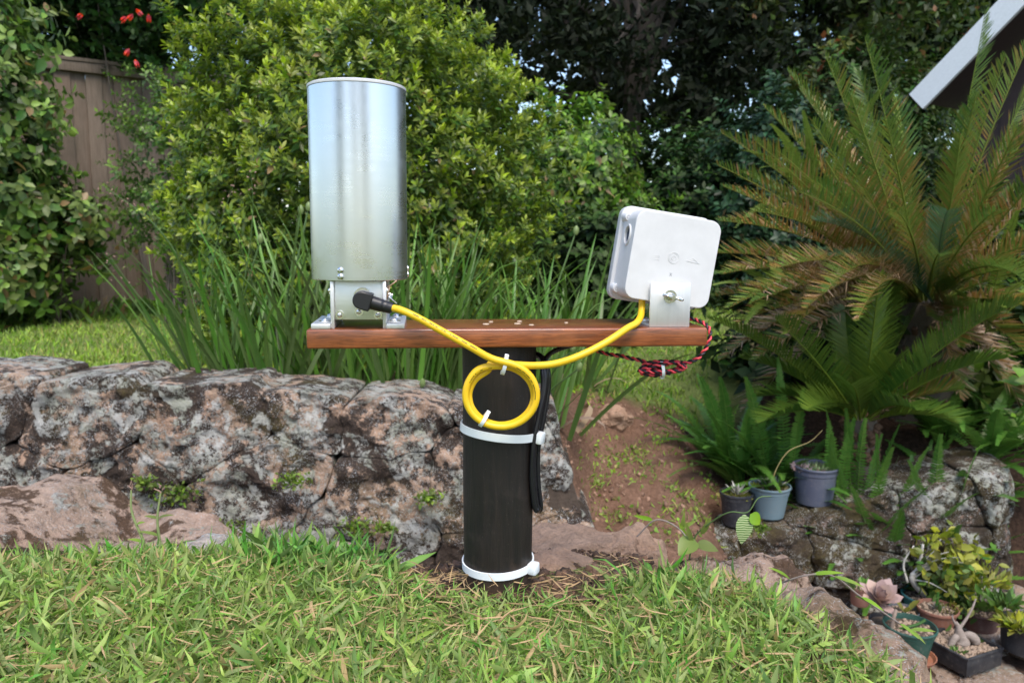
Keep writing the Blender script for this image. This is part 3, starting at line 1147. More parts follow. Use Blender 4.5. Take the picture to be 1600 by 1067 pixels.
def loft(sections):
    """sections: list of (outline, y)"""
    n = len(sections[0][0])
    V, F = [], []
    for (o, y) in sections:
        V += [(x, y, z) for x, z in o]
    for k in range(len(sections) - 1):
        for j in range(n):
            F.append([k * n + j, k * n + (j + 1) % n, (k + 1) * n + (j + 1) % n, (k + 1) * n + j])
    F += [list(range(n))[::-1], [(len(sections) - 1) * n + j for j in range(n)]]
    return MB().add(V, F)


bw_, bh_ = .0900, .0900
body = loft([(rounded(bw_ - .0030, bh_ - .0030, .0100), 0), (rounded(bw_ - .0010, bh_ - .0010, .0110), .0005), (rounded(bw_, bh_, .0115), .0018), (rounded(bw_ + .0022, bh_ + .0022, .0115), .043)]).build('body', WHITEP, jbx, sharp=40)
body.matrix_basis = JL
# blind hole in the left side, cut for real
cut = MB().lathe([(0, -.02), (.0092, -.02), (.0092, .0300), (0, .0300)], 32, (-bw_ / 2 + .001, .021, .0185), (1, 0, 0)).build('cutter', WHITEP, jbx)
cut.matrix_basis = JL
bo = body.modifiers.new('cut', 'BOOLEAN')
bo.object, bo.operation, bo.solver = cut, 'DIFFERENCE', 'EXACT'
bpy.context.view_layer.update()
nm = bpy.data.meshes.new_from_object(body.evaluated_get(bpy.context.evaluated_depsgraph_get()))
body.modifiers.clear()
body.data = nm
bpy.data.objects.remove(cut)
nm.set_sharp_from_angle(angle=math.radians(30))
wnm = body.modifiers.new('normals', 'WEIGHTED_NORMAL')
wnm.keep_sharp = True
wnm.weight = 100
mb = MB().lathe([(.0090, 0), (.0112, 0), (.0112, .0012), (.0108, .0016), (.0092, .0016), (.0090, .0012)], 32, (-bw_ / 2 - .0002, .021, .0185), (-1, 0, 0), closed=True)
mb.build('hole_rim', WHITEP, body)
mb = MB().lathe([(0, -.028), (.0090, -.028), (.0090, -.0004), (.0088, -.0004), (.0088, -.0275), (0, -.0275)], 24, (-bw_ / 2 + .0005, .021, .0185), (-1, 0, 0))
mb.build('hole_shade_lining', HOLEGREY, body)  # lining added to paint the shade inside the hole
lid = loft([(rounded(bw_ + .0075, bh_ + .0075, .0095), .0432), (rounded(bw_ + .0095, bh_ + .0095, .0105), .0442), (rounded(bw_ + .0095, bh_ + .0095, .0105), .056), (rounded(bw_ + .007, bh_ + .007, .0095), .0585)]).build('lid', WHITEP, jbx, sharp=40)
lid.matrix_basis = JL
for sx in (-1, 1):
    for sz in (-1, 1):
        mb = MB().lathe([(0, -.0135), (.0042, -.0135), (.0048, -.0125), (.0052, 0), (0, 0)], 20, (sx * (bw_ / 2 - .0004), .0432, sz * (bh_ / 2 - .0075)), (0, 1, 0))
        lug = mb.build('corner_lug', WHITEP, lid)
        MB().lathe([(.0012, 0), (.0021, 0), (.0021, .0006), (.0012, .0006)], 12, (sx * (bw_ / 2 - .0004) - .0008, .0297, sz * (bh_ / 2 - .0075)), (0, -1, 0), closed=True).build('screw_hole_ring', plain('shadow_grey_plastic', (.5, .5, .53), .5) if 'shadow_grey_plastic' not in bpy.data.materials else bpy.data.materials['shadow_grey_plastic'], lug)
# raised moulding marks
em = MB()


def ringpath(cx, cz, r, a0=0, a1=360, n=28, ex=1.0):
    return [(cx + r * ex * math.cos(math.radians(a0 + (a1 - a0) * k / n)), -.0001, cz + r * math.sin(math.radians(a0 + (a1 - a0) * k / n))) for k in range(n + 1)]


em.tube(ringpath(0, .0020, .0056), .00032, 6)
em.tube(ringpath(0, .0020, .0044, 20, 330), .00022, 6)
em.tube(ringpath(0, .0020, .0022), .00030, 6)
for t0, t1 in (((.0135, .001), (.0200, .0045)), ((.0200, .0045), (.0275, .0000)), ((.0275, .0), (.0135, .001)), ((.0165, .0012), (.0215, .0028)), ((.0215, .0028), (.0195, .0002)), ((.0195, .0002), (.0250, .0010))):
    em.tube([(t0[0], -.0001, t0[1]), (t1[0], -.0001, t1[1])], .00026, 6)
for zz in (.001, -.0005, -.003):
    em.tube([(-.021, -.0001, zz), (-.016, -.0001, zz + .0012), (-.0145, -.0001, zz)], .00018, 6)
em.build('moulded_marks', WHITEP, body)
mb = MB()
mb.tube([(-.0012, -.0001, -.0165), (.0012, -.0001, -.0135)], .00022, 6)
mb.tube([(.0012, -.0001, -.0165), (-.0012, -.0001, -.0135)], .00022, 6)
mb.build('cross_mark', plain('pencil_grey', (.25, .25, .27), .6), body)
# bracket
mb = MB()
mb.box((0, -.0230, .0227), (.0420, .0024, .0450), .0004)
mb.box((0, -.0010, .0016), (.0418, .0415, .0030), .0004)
br = mb.build('angle_bracket', ALU_DULL, jbx)
screw(br, (-.014, .012, .0031), (0, 0, 1), .0032, True, 'bolt')
screw(br, (.014, .012, .0031), (0, 0, 1), .0032, True, 'bolt')
mb = MB()
mb.lathe([(0, 0), (.0068, 0), (.0068, .0008), (0, .0008)], 20, (-.0004, -.0242, .0312), (0, -1, 0))
mb.tube([(-.0004, -.022, .0312), (-.0004, -.0365, .0312)], .0021, 12)
mb.lathe([(0, 0), (.0042, 0), (.0036, .0042), (.0030, .0048), (0, .0048)], 16, (-.0004, -.0250, .0312), (0, -1, 0))
wn_ = mb.build('wing_bolt', STEEL, br)
mb = MB()
for s in (-1, 1):
    mb.tube([(-.0004 + s * .002, -.0275, .0312 - s * .0004), (-.0004 + s * .0060, -.0295, .0312 - s * .0014), (-.0004 + s * .0090, -.0325, .0312 - s * .0024), (-.0004 + s * .0102, -.0345, .0312 - s * .0028)], [.0016, .0015, .0019, .0010], 10)
mb.build('wings', STEEL, wn_)

# ------------------------------------------------------------------ grass
LAWN_F = leafmat('buffalo_grass', (.13, .30, .055), (.40, .48, .13), dry=(.56, .40, .20), trans=.30, rough=.5, dryat=.95, var=.30)
LAWN_B = leafmat('back_lawn_grass', (.16, .32, .04), (.36, .46, .07), dry=(.42, .36, .12), trans=.3, rough=.6, dryat=.95, var=.3)


def grass_front():
    g = np.random.default_rng(21)
    n = 67000
    x = g.uniform(-.95, .40, n)
    y = g.uniform(.46, 1.02, n)
    te = terr_edges(x, y)
    nz = fbm(np.stack([x, y, 0 * x], 1), 6, 3)
    back = np.interp(x, [-1, -.45, -.22, -.14, -.08, .06, .10, .2, .3, .4], [.905, .90, .885, .83, .765, .76, .79, .80, .81, .81]) + .03 * nz
    keep = (te > .015) & (y < back) & (np.hypot(x + .0156, y - .797) > .045)
    bare = sstep(-.1, .5, fbm(np.stack([x, y, 0 * x + 4], 1), 11, 3)) * .45
    keep &= g.random(n) > bare * (y > .76)
    thin = sstep(.15, .55, fbm(np.stack([x, y, 0 * x + 9], 1), 13, 3)) * .6
    keep &= g.random(n) > thin
    x, y, nz = x[keep], y[keep], nz[keep]
    n = len(x)
    z = ground_z(x, y)
    # mown and dry in the middle foreground, long at the far edge and at both sides
    longz = np.clip(sstep(.70, .86, y + .10 * nz - .12 * sstep(-.1, -.5, x) - .10 * sstep(.12, .3, x)), 0, 1)
    near = sstep(.17, .06, np.hypot((x + .0156) * .9, y - .745))
    L = (.011 + .030 * g.random(n) ** 1.7) * (1 - longz) + (.022 + .048 * g.random(n) ** 1.8) * longz
    tpls = []
    for k in range(12):
        h = np.random.default_rng(k)
        V, F, A = blade_tpl(1.0, (.048 + .03 * h.random()) if k < 7 else (.09 + .07 * h.random()), 3, .35, h.uniform(.3, 1.9), 0, .75)
        tpls.append((V, F, A))
    az = g.uniform(0, 2 * np.pi, n)
    lean = np.radians(np.where(longz > .5, g.normal(44, 22, n), g.normal(64, 18, n)))
    L = L * (1 - .35 * near)
    D = np.stack([np.sin(lean) * np.cos(az), np.sin(lean) * np.sin(az), (np.abs(np.cos(lean)) + .05) * (1 - .6 * near)], 1)
    R = frames(D, g.uniform(0, 6.28, n), 'z')
    rnd = g.random(n) * np.where(longz < .5, 1.0, .93)
    age = np.clip(.12 + .48 * (1 - longz) + .30 * g.normal(size=n), 0, 1)
    V, F, A = scatter(tpls, np.stack([x, y, z - .001 + .008 * g.random(n) * (1 - longz * .5)], 1), R, L, rnd, age)
    o = mobj('lawn_grass', trimesh('lawn_grass', V, F, A), LAWN_F)
    tag(o, 'bright broad-bladed lawn grass around the foot of the post', 'grass', kind='stuff')
    # straw and clippings
    n = 8200
    x = np.concatenate([g.uniform(-.6, .36, 4200), g.uniform(-.22, .26, 500)])
    y = np.concatenate([g.uniform(.52, .84, 4200), g.uniform(.80, .97, 500)])
    keep = terr_edges(x, y) > .02
    x, y = x[keep], y[keep]
    n = len(x)
    t = blade_tpl(1.0, .06, 2, .1, .35)
    az = g.uniform(0, 6.28, n)
    el = g.normal(.05, .12, n)
    D = np.stack([np.cos(az), np.sin(az), el], 1)
    thick = (y < .82)
    V, F, A = scatter([t], np.stack([x, y, ground_z(x, y) + .003 + .018 * g.random(n) * thick], 1), frames(D, g.uniform(0, 6.28, n), 'z'), .008 + .022 * g.random(n) ** 2, .97 + .03 * g.random(n), g.random(n))
    o = mobj('dry_clippings', trimesh('dry_clippings', V, F, A), leafmat('straw', (.42, .27, .13), (.50, .36, .2), (.46, .31, .16), .1, .7, .0))
    tag(o, 'dry straw-coloured clippings lying between the grass blades', 'clippings', kind='stuff')


grass_front()


def grass_back():
    g = np.random.default_rng(22)
    n = 44000
    d = 2.3 + 4.3 * g.random(n) ** 1.25
    x = g.uniform(-.70, .42, n) * d
    keep = ~((x > .08) & (d < 2.93 + .05 * np.sin(x * 30) + .04 * np.sin(x * 71))) & (x < .285 * d + .08 * np.sin(d * 9)) 
    keep &= np.hypot((x + .66) / .8, (d - 3.3) / .55) > .9
    x, d = x[keep], d[keep]
    n = len(x)
    tpls = [blade_tpl(1.0, .16, 2, .3, b, 0, .8) for b in (.3, .8, 1.3)]
    az = g.uniform(0, 6.28, n)
    lean = np.radians(np.abs(g.normal(32, 22, n)))
    D = np.stack([np.sin(lean) * np.cos(az), np.sin(lean) * np.sin(az), np.cos(lean)], 1)
    nz = fbm(np.stack([x, d, 0 * x], 1), 2.2, 3)
    V, F, A = scatter(tpls, np.stack([x, d, ground_z(x, d) - .003], 1), frames(D, g.uniform(0, 6.28, n), 'z'), (.026 + .028 * g.random(n)) * (1 + .3 * nz), g.random(n), np.clip(.5 + .5 * nz + .3 * g.normal(size=n), 0, 1))
    o = mobj('back_lawn_grass', trimesh('back_lawn_grass', V, F, A), LAWN_B)
    tag(o, 'short bright green lawn grass beyond the stone wall', 'grass', kind='stuff')


grass_back()


def weeds_on_slope():
    g = np.random.default_rng(23)
    n = 1500
    cen = [P(a, b, float(np.interp(b, [640, 675, 728, 789, 844], [2.95, 2.8, 2.6, 2.4, 2.2]))) for a, b, d in ((940, 722, 2.3), (960, 800, 2.12), (930, 760, 2.2), (1005, 735, 2.28), (1030, 690, 2.38), (1065, 770, 2.2), (915, 655, 2.5), (1085, 650, 2.5), (1090, 800, 2.12), (890, 625, 2.7), (990, 705, 2.35), (1120, 725, 2.3), (1045, 820, 2.1))]
    k = g.integers(0, len(cen), n)
    x = np.array([c[0] for c in cen])[k] + g.normal(size=n) * .042
    y = np.array([c[1] for c in cen])[k] + g.normal(size=n) * .04
    ok = (x > .20)
    x, y = x[ok], y[ok]
    n = len(x)
    tp = [blade_tpl(1.0, .14, 3, .3, b) for b in (.5, 1.2)]
    lf = leaf_tpl(.55, .4, 2)
    tp.append((lf[0][:, [0, 2, 1]] * np.array([1, 1, 1]), lf[1], lf[2]))
    az = g.uniform(0, 6.28, n)
    lean = np.radians(np.abs(g.normal(50, 20, n)))
    D = np.stack([np.sin(lean) * np.cos(az), np.sin(lean) * np.sin(az), np.cos(lean)], 1)
    V, F, A = scatter(tp, np.stack([x, y, ground_z(x, y)], 1), frames(D, g.uniform(0, 6.28, n), 'z'), .012 + .022 * g.random(n), g.random(n), g.random(n))
    o = mobj('slope_weeds', trimesh('slope_weeds', V, F, A), LAWN_B)
    tag(o, 'thin patches of weeds and grass on the reddish earth slope', 'weeds', kind='stuff')
    n = 1300
    x, y = g.uniform(.16, .80, n), g.uniform(2.0, 3.0, n)
    s = .0015 + .0065 * g.random(n) ** 5
    cube = np.array([[a, b, c] for a in (-1, 1) for b in (-1, 1) for c in (-.7, .7)], float) * np.array([[1, .8, .9], [.9, 1, .7], [1, 1.1, 1], [.8, 1, 1], [1.1, .9, .8], [1, 1, 1], [.7, 1, .9], [1, .8, 1]])
    cf = np.array([[0, 1, 3], [0, 3, 2], [4, 6, 7], [4, 7, 5], [0, 4, 5], [0, 5, 1], [2, 3, 7], [2, 7, 6], [0, 2, 6], [0, 6, 4], [1, 5, 7], [1, 7, 3]])
    V, F, A = scatter([(cube, cf, np.zeros(8))], np.stack([x, y, ground_z(x, y)], 1), frames(g.normal(size=(n, 3)), g.uniform(0, 6.28, n)), s, g.random(n), g.random(n))
    mm = NT('earth_clods')
    r, gg, b = mm.attr()
    mm.bs(Base_Color=mm.mix(r, (.10, .055, .035), (.36, .22, .15)), Roughness=.95)
    o = mobj('earth_crumbs', trimesh('earth_crumbs', V, F, A, False), mm.m)
    tag(o, 'small clods and stones on the reddish earth slope', 'earth', kind='stuff')
    # crumbs of dark soil round the post
    n = 2600
    x, y = g.uniform(-.22, .27, n), g.uniform(.75, 1.02, n)
    s = .0012 + .0045 * g.random(n) ** 3
    V, F, A = scatter([(cube, cf, np.zeros(8))], np.stack([x, y, ground_z(x, y)], 1), frames(g.normal(size=(n, 3)), g.uniform(0, 6.28, n)), s, g.random(n), g.random(n))
    mm = NT('soil_crumbs')
    r, gg, b = mm.attr()
    mm.bs(Base_Color=mm.mix(r, (.03, .018, .012), (.17, .095, .06)), Roughness=.95)
    o = mobj('soil_crumbs', trimesh('soil_crumbs', V, F, A, False), mm.m)
    tag(o, 'dark crumbly soil round the foot of the post', 'soil', kind='stuff')


weeds_on_slope()

# ------------------------------------------------------------------ strappy clumps on top of the wall
IRIS = leafmat('strappy_leaf', (.075, .17, .032), (.18, .29, .06), dry=(.34, .24, .15), trans=.25, rough=.4, dryat=.985, var=.3)
IRIS_DRY = leafmat('dead_strappy_leaf', (.26, .18, .12), (.36, .26, .18), trans=.1, rough=.8)
blade_me = []
for k in range(10):
    h = np.random.default_rng(100 + k)
    V, F, A = blade_tpl(1.0, .016 + .007 * h.random(), 9, .45, h.uniform(.05, .6), [0, .2, 0, .9, .1, 0, 1.5, 0, .4, .3][k], .8)
    me = trimesh('blade', V, F, np.stack([np.full(len(V), h.random() * .9), A, h.uniform(.1, .9) + 0 * A], 1))
    me.materials.append(IRIS)
    blade_me.append(me)
dry_me = []
for k in range(3):
    V, F, A = blade_tpl(1.0, .022, 7, .7, .9 + .5 * k, .8, .8)
    me = trimesh('dead_blade', V, F, np.stack([.3 * k + 0 * A, A, A], 1))
    me.materials.append(IRIS_DRY)
    dry_me.append(me)
POD = plain('green_seed_pod', (.16, .22, .07), .5)


def clump(label, px, d, n, h0, h1, seed, spread=.10, ndry=3, pods=(), leanx=0.0):
    g = np.random.default_rng(seed)
    n = int(n * 1.35)
    x0 = (px - 800) / FPX * d
    base = np.array([x0, d, float(ground_z(x0, d))])
    root = empty('strappy_plant', base, label, 'strappy plant', 'strappy clumps along the wall top')
    for i in range(n + ndry):
        isdry = i >= n
        o = bpy.data.objects.new('dead_blade' if isdry else 'blade', (dry_me if isdry else blade_me)[g.integers(0, 3 if isdry else 10)])
        off = g.normal(size=2) * spread * .55
        ph = math.atan2(off[1], off[0]) + g.normal() * .7
        lean = abs(g.normal(.17, .16)) + (.35 if isdry else 0)
        dirv = unit([math.cos(ph) * math.sin(lean) + leanx * g.random(), math.sin(ph) * math.sin(lean), math.cos(lean)])
        bendaz = np.array([math.cos(ph), math.sin(ph), 0.])
        zz = dirv
        yy = unit(bendaz - zz * (bendaz @ zz))
        # blades fan in planes: twist about the axis at random
        tw = g.normal() * 1.0
        xx = np.cross(yy, zz)
        y2, x2 = yy * math.cos(tw) + xx * math.sin(tw), xx * math.cos(tw) - yy * math.sin(tw)
        s = (g.uniform(h0, h1) * (.45 if isdry else 1))
        M = np.stack([x2 * (.45 + .35 / max(s, .3) * .5), y2 * s, zz * s], 1)
        o.matrix_basis = Matrix([[*M[r], (off[0], off[1] * .6, -.01)[r]] for r in range(3)] + [[0, 0, 0, 1]])
        link(o, root)
    for (ppx, ppy, dd) in pods:
        tip = P(ppx, ppy, dd) - base
        mb = MB().tube(spline([(0, 0, 0), tip * np.array([.35, .35, .55]), tip], 6), [.003] * 12 + [.002], 6)
        stalk = mb.build('flower_stalk', IRIS_STALK, root)
        MB().lathe([(0, -.012), (.006, -.009), (.0095, 0), (.008, .011), (.003, .018), (0, .019)], 12, tip, unit(tip * np.array([.4, .4, 1]))).build('seed_pod', POD, stalk)


IRIS_STALK = plain('green_stalk', (.10, .17, .05), .5)
clump('sprawling strappy clump at the left end of the row, leaves arching over the lawn', 345, 2.42, 30, .42, .72, 1, .13, 5, ((407, 375, 2.3),), -.35)
clump('strappy clump left of the canister, just behind the wall', 430, 2.40, 36, .5, .78, 2, .11, 4, ((470, 330, 2.35), (482, 325, 2.4)))
clump('tall strappy clump directly behind the canister', 530, 2.46, 40, .55, .82, 3, .11, 5)
clump('strappy clump under the board between canister and post', 640, 2.40, 44, .48, .78, 4, .11, 6, ((660, 600, 2.2),))
clump('dense strappy clump behind the post', 735, 2.46, 40, .45, .68, 5, .12, 4)
clump('strappy clump right of the post with pods hanging by the wall end', 830, 2.42, 36, .42, .62, 6, .12, 4, ((895, 545, 2.3), (905, 575, 2.25), (900, 362, 2.4)), .25)
clump('loose strappy clump at the right end of the row before the white box', 905, 2.95, 24, .40, .66, 7, .12, 2, (), .3)
clump('far strappy clump in the back row between canister and bush', 690, 2.75, 30, .5, .72, 8, .13, 2)

# long pale blade and seed heads leaning over the lawn at left
ws = empty('grass_stalk', P(330, 600, 2.4), 'long grass stalks with pinkish seed heads leaning left over the lawn', 'grass stalk')
b0 = P(330, 600, 2.4)
PINKSEED = plain('pinkish_seed', (.36, .22, .17), .8)
for pts in ([(330, 600), (270, 520), (215, 460), (168, 395)], [(335, 600), (290, 430), (240, 350), (160, 290)], [(340, 600), (330, 450), (345, 350), (365, 290)], [(350, 600), (385, 420), (395, 330), (392, 270)]):
    pth = spline([P(a, b, 2.4 - .05 * k) for k, (a, b) in enumerate(pts)], 6) - b0
    mb = MB().tube(pth, np.linspace(.003, .0009, len(pth)), 5)
    st_ = mb.build('stem', IRIS_STALK, ws)
    g = np.random.default_rng(int(pts[-1][0]))
    mb = MB()
    for k in range(9):
        q = pth[-1 - k // 2] + g.normal(size=3) * .010
        mb.lathe([(0, -.004), (.0022, 0), (0, .006)], 5, q, unit(g.normal(size=3)))
    mb.build('seed_head', PINKSEED, st_)['kind'] = 'stuff'

# ------------------------------------------------------------------ shrubs and trees
BARK = NT('grey_brown_bark')
v = BARK.pos()
BARK.bs(Base_Color=BARK.mix(BARK.noise(BARK.scaled(v, (1, 1, .25)), 40, 6, .7), (.03, .024, .018), (.17, .14, .11)), Roughness=.9)
BARK.bump(BARK.noise(BARK.scaled(v, (1, 1, .2)), 60, 5), .6, .01)
BARK = BARK.m
DARKBARK = plain('dark_tree_bark', (.035, .028, .022), .9)


def bush(name, label, c, rad, n, tpls, mat, seed, nparts=0, part='sprig', amp=.16, cat='shrub', group=None, stems=7, size=1.0, zmin=-.2, age_top=True, inner=.5, updir=.75, branch_r=.012, coarse=None):
    g = np.random.default_rng(seed)
    c, rad = np.array(c, float), np.array(rad, float)
    base = np.array([c[0], c[1], zmin])
    root = empty(name, base, label, cat, group)
    D = unit(g.normal(size=(n, 3)))
    f = inner + (1 - inner) * g.random(n) ** .55
    bmp = 1 + amp * fbm(D * 1.4 + seed, 1.3, 2) * 1.6 + amp * .8 * fbm(D + seed * 2, 4.2, 3)
    pos = D * rad * (f * bmp)[:, None]
    keep = (pos[:, 2] + c[2] > zmin + .05)
    D, f, pos = D[keep], f[keep], pos[keep]
    n = len(D)
    dirs = unit(unit(D / rad) * .8 + np.array([0, 0, updir]) + g.normal(size=(n, 3)) * .35)
    R = frames(dirs, g.uniform(0, 6.28, n), 'y')
    sc = size * g.uniform(.7, 1.25, n)
    rnd = g.random(n)
    hz = (pos[:, 2] / rad[2] + 1) / 2
    age = np.clip((.55 + .45 * sstep(.7, 1.0, f)) * (.62 + .62 * hz if age_top else 1) * g.uniform(.6, 1.3, n), 0, 1.2)
    ti = g.integers(0, len(tpls), n)
    if coarse is not None:
        ti = np.where(f < .87, ti + len(tpls), ti)
        tpls = list(tpls) + list(coarse)
    pick = np.zeros(n, bool)
    if nparts:
        toC = unit(np.array([0, 0, CAMZ]) - (c + pos))
        score = (D * toC).sum(1) + 1.2 * f + .4 * g.random(n)
        pick[np.argsort(-score)[:nparts]] = True
        mes = []
        for k, t in enumerate(tpls):
            for hi in (.55, 1.0):
                A = t[2].copy()
                A[:, 2] = np.clip(A[:, 2] * hi, 0, 1)
                me = trimesh(part, t[0], t[1], A)
                me.materials.append(mat)
                mes.append(me)
        for i in np.where(pick)[0]:
            o = bpy.data.objects.new(part, mes[2 * ti[i] + (1 if age[i] > .6 else 0)])
            M = R[i] * sc[i]
            q = c + pos[i] - base
            o.matrix_basis = Matrix([[*M[r], q[r]] for r in range(3)] + [[0, 0, 0, 1]])
            link(o, root)
    s = ~pick
    V, F, A = scatter(tpls, (c + pos - base)[s], R[s], sc[s], rnd[s], age[s], ti[s])
    fo = mobj('foliage', trimesh('foliage', V, F, A), mat, root)
    fo['kind'] = 'stuff'
    mb = MB()
    for k in range(stems):
        tgt = (c + pos[g.integers(0, n)] * .85) - base
        tgt[2] = max(tgt[2], .35 * rad[2])
        s0 = np.array([g.normal() * .05, g.normal() * .05, -.03])
        midp = s0 * .5 + tgt * .45 + np.array([0, 0, .12 * rad[2]]) + g.normal(size=3) * .04
        pth = spline([s0, midp, tgt], 7)
        mb.tube(pth, np.linspace(branch_r, branch_r * .25, len(pth)), 6)
    mb.build('stems', BARK, root)
    return root


def crown_tree(name, label, foot, height, crown_c, crown_r, nclump, nleaf, L, w, mat, seed, trunk_r=.12, cat='tree', group=None, amp=.25, nlimb=9):
    """trunk, limbs that reach the clumps, leaf clumps spread through the crown"""
    g = np.random.default_rng(seed)
    foot, crown_c, crown_r = np.array(foot, float), np.array(crown_c, float), np.array(crown_r, float)
    root = empty(name, foot, label, cat, group)
    D = unit(g.normal(size=(nclump, 3)))
    f = g.random(nclump) ** .4
    cl_ = D * crown_r * (f * (1 + amp * fbm(D + seed, 1.5, 3)))[:, None] + crown_c - foot
    mb = MB()
    top = crown_c - foot + np.array([0, 0, .2 * crown_r[2]])
    pth = spline([(0, 0, -.1), top * np.array([.3, .3, .5]) + g.normal(size=3) * .06, top], 8)
    mb.tube(pth, np.linspace(trunk_r, trunk_r * .3, len(pth)), 10)
    mb.build('trunk', DARKBARK, root)
    mb = MB()
    for k in range(nlimb):
        s = pth[int(len(pth) * g.uniform(.35, .9))]
        t = cl_[g.integers(0, nclump)]
        q = spline([s, (s + t) / 2 + np.array([0, 0, .1]) + g.normal(size=3) * .12, t], 6)
        mb.tube(q, np.linspace(trunk_r * .35, trunk_r * .06, len(q)), 6)
    mb.build('limbs', DARKBARK, root)
    tp = [leaf_tpl(L, w, 1, .3, .15), leaf_tpl(L * .8, w * .9, 1, .5, .3), leaf_tpl(L * 1.15, w, 1, .2, .05)]
    k = g.integers(0, nclump, nleaf)
    rad = np.abs(g.normal(size=(nleaf, 1))) * .16 * crown_r.mean() * g.uniform(.6, 1.3, nclump)[k][:, None]
    pos = cl_[k] + unit(g.normal(size=(nleaf, 3))) * rad * np.array([1, 1, .7])
    dirs = unit(g.normal(size=(nleaf, 3)) + np.array([0, 0, -.25]))
    V, F, A = scatter(tp, pos, frames(dirs, g.uniform(0, 6.28, nleaf)), g.uniform(.7, 1.3, nleaf), g.random(nleaf), np.clip(g.normal(.3, .3, nclump)[k] + .15 * g.normal(size=nleaf), 0, 1))
    o = mobj('crown', trimesh('crown', V, F, A), mat, root)
    o['kind'] = 'stuff'
    return root


L_BUSH = leafmat('viburnum_leaf', (.058, .12, .026), (.43, .51, .06), trans=.36, rough=.32, dryat=.994, var=.28)
L_BUSH2 = leafmat('mid_shrub_leaf', (.055, .125, .026), (.22, .34, .05), trans=.32, rough=.4, var=.3)
L_LEFT = leafmat('broad_shrub_leaf', (.055, .125, .03), (.26, .35, .08), trans=.32, rough=.4, var=.35)
L_DARK = leafmat('dark_tree_leaf', (.009, .014, .007), (.024, .032, .015), trans=.15, rough=.65, spec=.12, var=.4, dryat=2)  # leaf colour kept near black to stand in for canopy shade
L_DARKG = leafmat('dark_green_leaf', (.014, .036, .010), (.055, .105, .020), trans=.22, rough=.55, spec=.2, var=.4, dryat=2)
L_LIGHT = leafmat('light_tree_leaf', (.045, .085, .024), (.17, .22, .06), dry=(.25, .12, .05), trans=.3, rough=.45, dryat=.97, var=.35)

sp_bush = [sprig_tpl(30 + k, 11, .066, .027, .09, 2, 5, 66, 1.1) for k in range(5)]
sp_bushc = [sprig_tpl(40 + k, 8, .070, .033, .09, 1, 5, 66, 1.1) for k in range(5)]
sp_left = [sprig_tpl(50 + k, 8, .085, .045, .14, 2, -10, 40, 1.0) for k in range(4)]
sp_leftc = [sprig_tpl(55 + k, 7, .085, .048, .14, 1, -10, 40, 1.0) for k in range(4)]
sp_mid = [sprig_tpl(60 + k, 9, .065, .036, .09, 2, -15, 45, 1.2) for k in range(4)]
sp_far = [sprig_tpl(65 + k, 8, .080, .044, .10, 1, -15, 45, 1.2) for k in range(4)]
sp_small = [sprig_tpl(70 + k, 10, .045, .024, .12, 1, 0, 50, 1.2) for k in range(4)]

bush('leafy_shrub', 'big dense rounded shrub with yellow-green tips behind the canister', (-.69, 3.45, .48), (.84, .70, .95), 8200, sp_bush, L_BUSH, 3, 290, amp=.15, inner=.55, size=.62, coarse=sp_bushc, stems=16)
bush('leafy_shrub', 'leafy green shrub between the big shrub and the white box, farther back', (.36, 5.3, .36), (.58, .55, .76), 2800, sp_mid, L_BUSH2, 4, 150, amp=.22, updir=.1, inner=.5, coarse=sp_far)
bush('leafy_shrub', 'broad-leaved climbing shrub hanging over the fence at the left edge', (-3.50, 4.8, .75), (.66, .42, 1.4), 2300, sp_left, L_LEFT, 5, 200, amp=.28, updir=.15, inner=.35, coarse=sp_leftc)
bush('leafy_shrub', 'thin twiggy shrub against the fence beside the big shrub', (-2.2, 5.0, .75), (.27, .3, .76), 400, sp_small, L_BUSH2, 6, 60, amp=.35, updir=.2, inner=.2, stems=14, branch_r=.008)
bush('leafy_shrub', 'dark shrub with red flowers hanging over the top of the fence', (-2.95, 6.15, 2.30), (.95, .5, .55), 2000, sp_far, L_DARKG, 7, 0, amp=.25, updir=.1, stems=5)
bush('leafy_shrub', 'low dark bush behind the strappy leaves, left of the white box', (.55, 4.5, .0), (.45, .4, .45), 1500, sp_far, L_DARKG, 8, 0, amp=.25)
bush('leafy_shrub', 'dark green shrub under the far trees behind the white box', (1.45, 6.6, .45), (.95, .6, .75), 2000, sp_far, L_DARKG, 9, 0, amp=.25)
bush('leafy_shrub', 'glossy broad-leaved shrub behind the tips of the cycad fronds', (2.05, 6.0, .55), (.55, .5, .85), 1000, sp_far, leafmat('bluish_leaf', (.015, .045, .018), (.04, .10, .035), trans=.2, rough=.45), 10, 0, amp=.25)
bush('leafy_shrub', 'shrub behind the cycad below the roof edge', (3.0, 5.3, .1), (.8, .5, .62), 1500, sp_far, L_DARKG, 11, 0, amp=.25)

bush('leafy_shrub', 'leafy branch of the climber reaching across the middle of the fence', (-2.92, 5.0, .42), (.34, .25, .22), 170, sp_left, L_LEFT, 14, 100, amp=.3, updir=.1, inner=.1, stems=6, branch_r=.007)
bush('leafy_shrub', 'dark tall shrub filling the gap between the cycad and the house wall', (3.15, 7.3, .9), (.9, .4, 1.15), 1300, sp_far, L_DARKG, 15, 0, amp=.25)
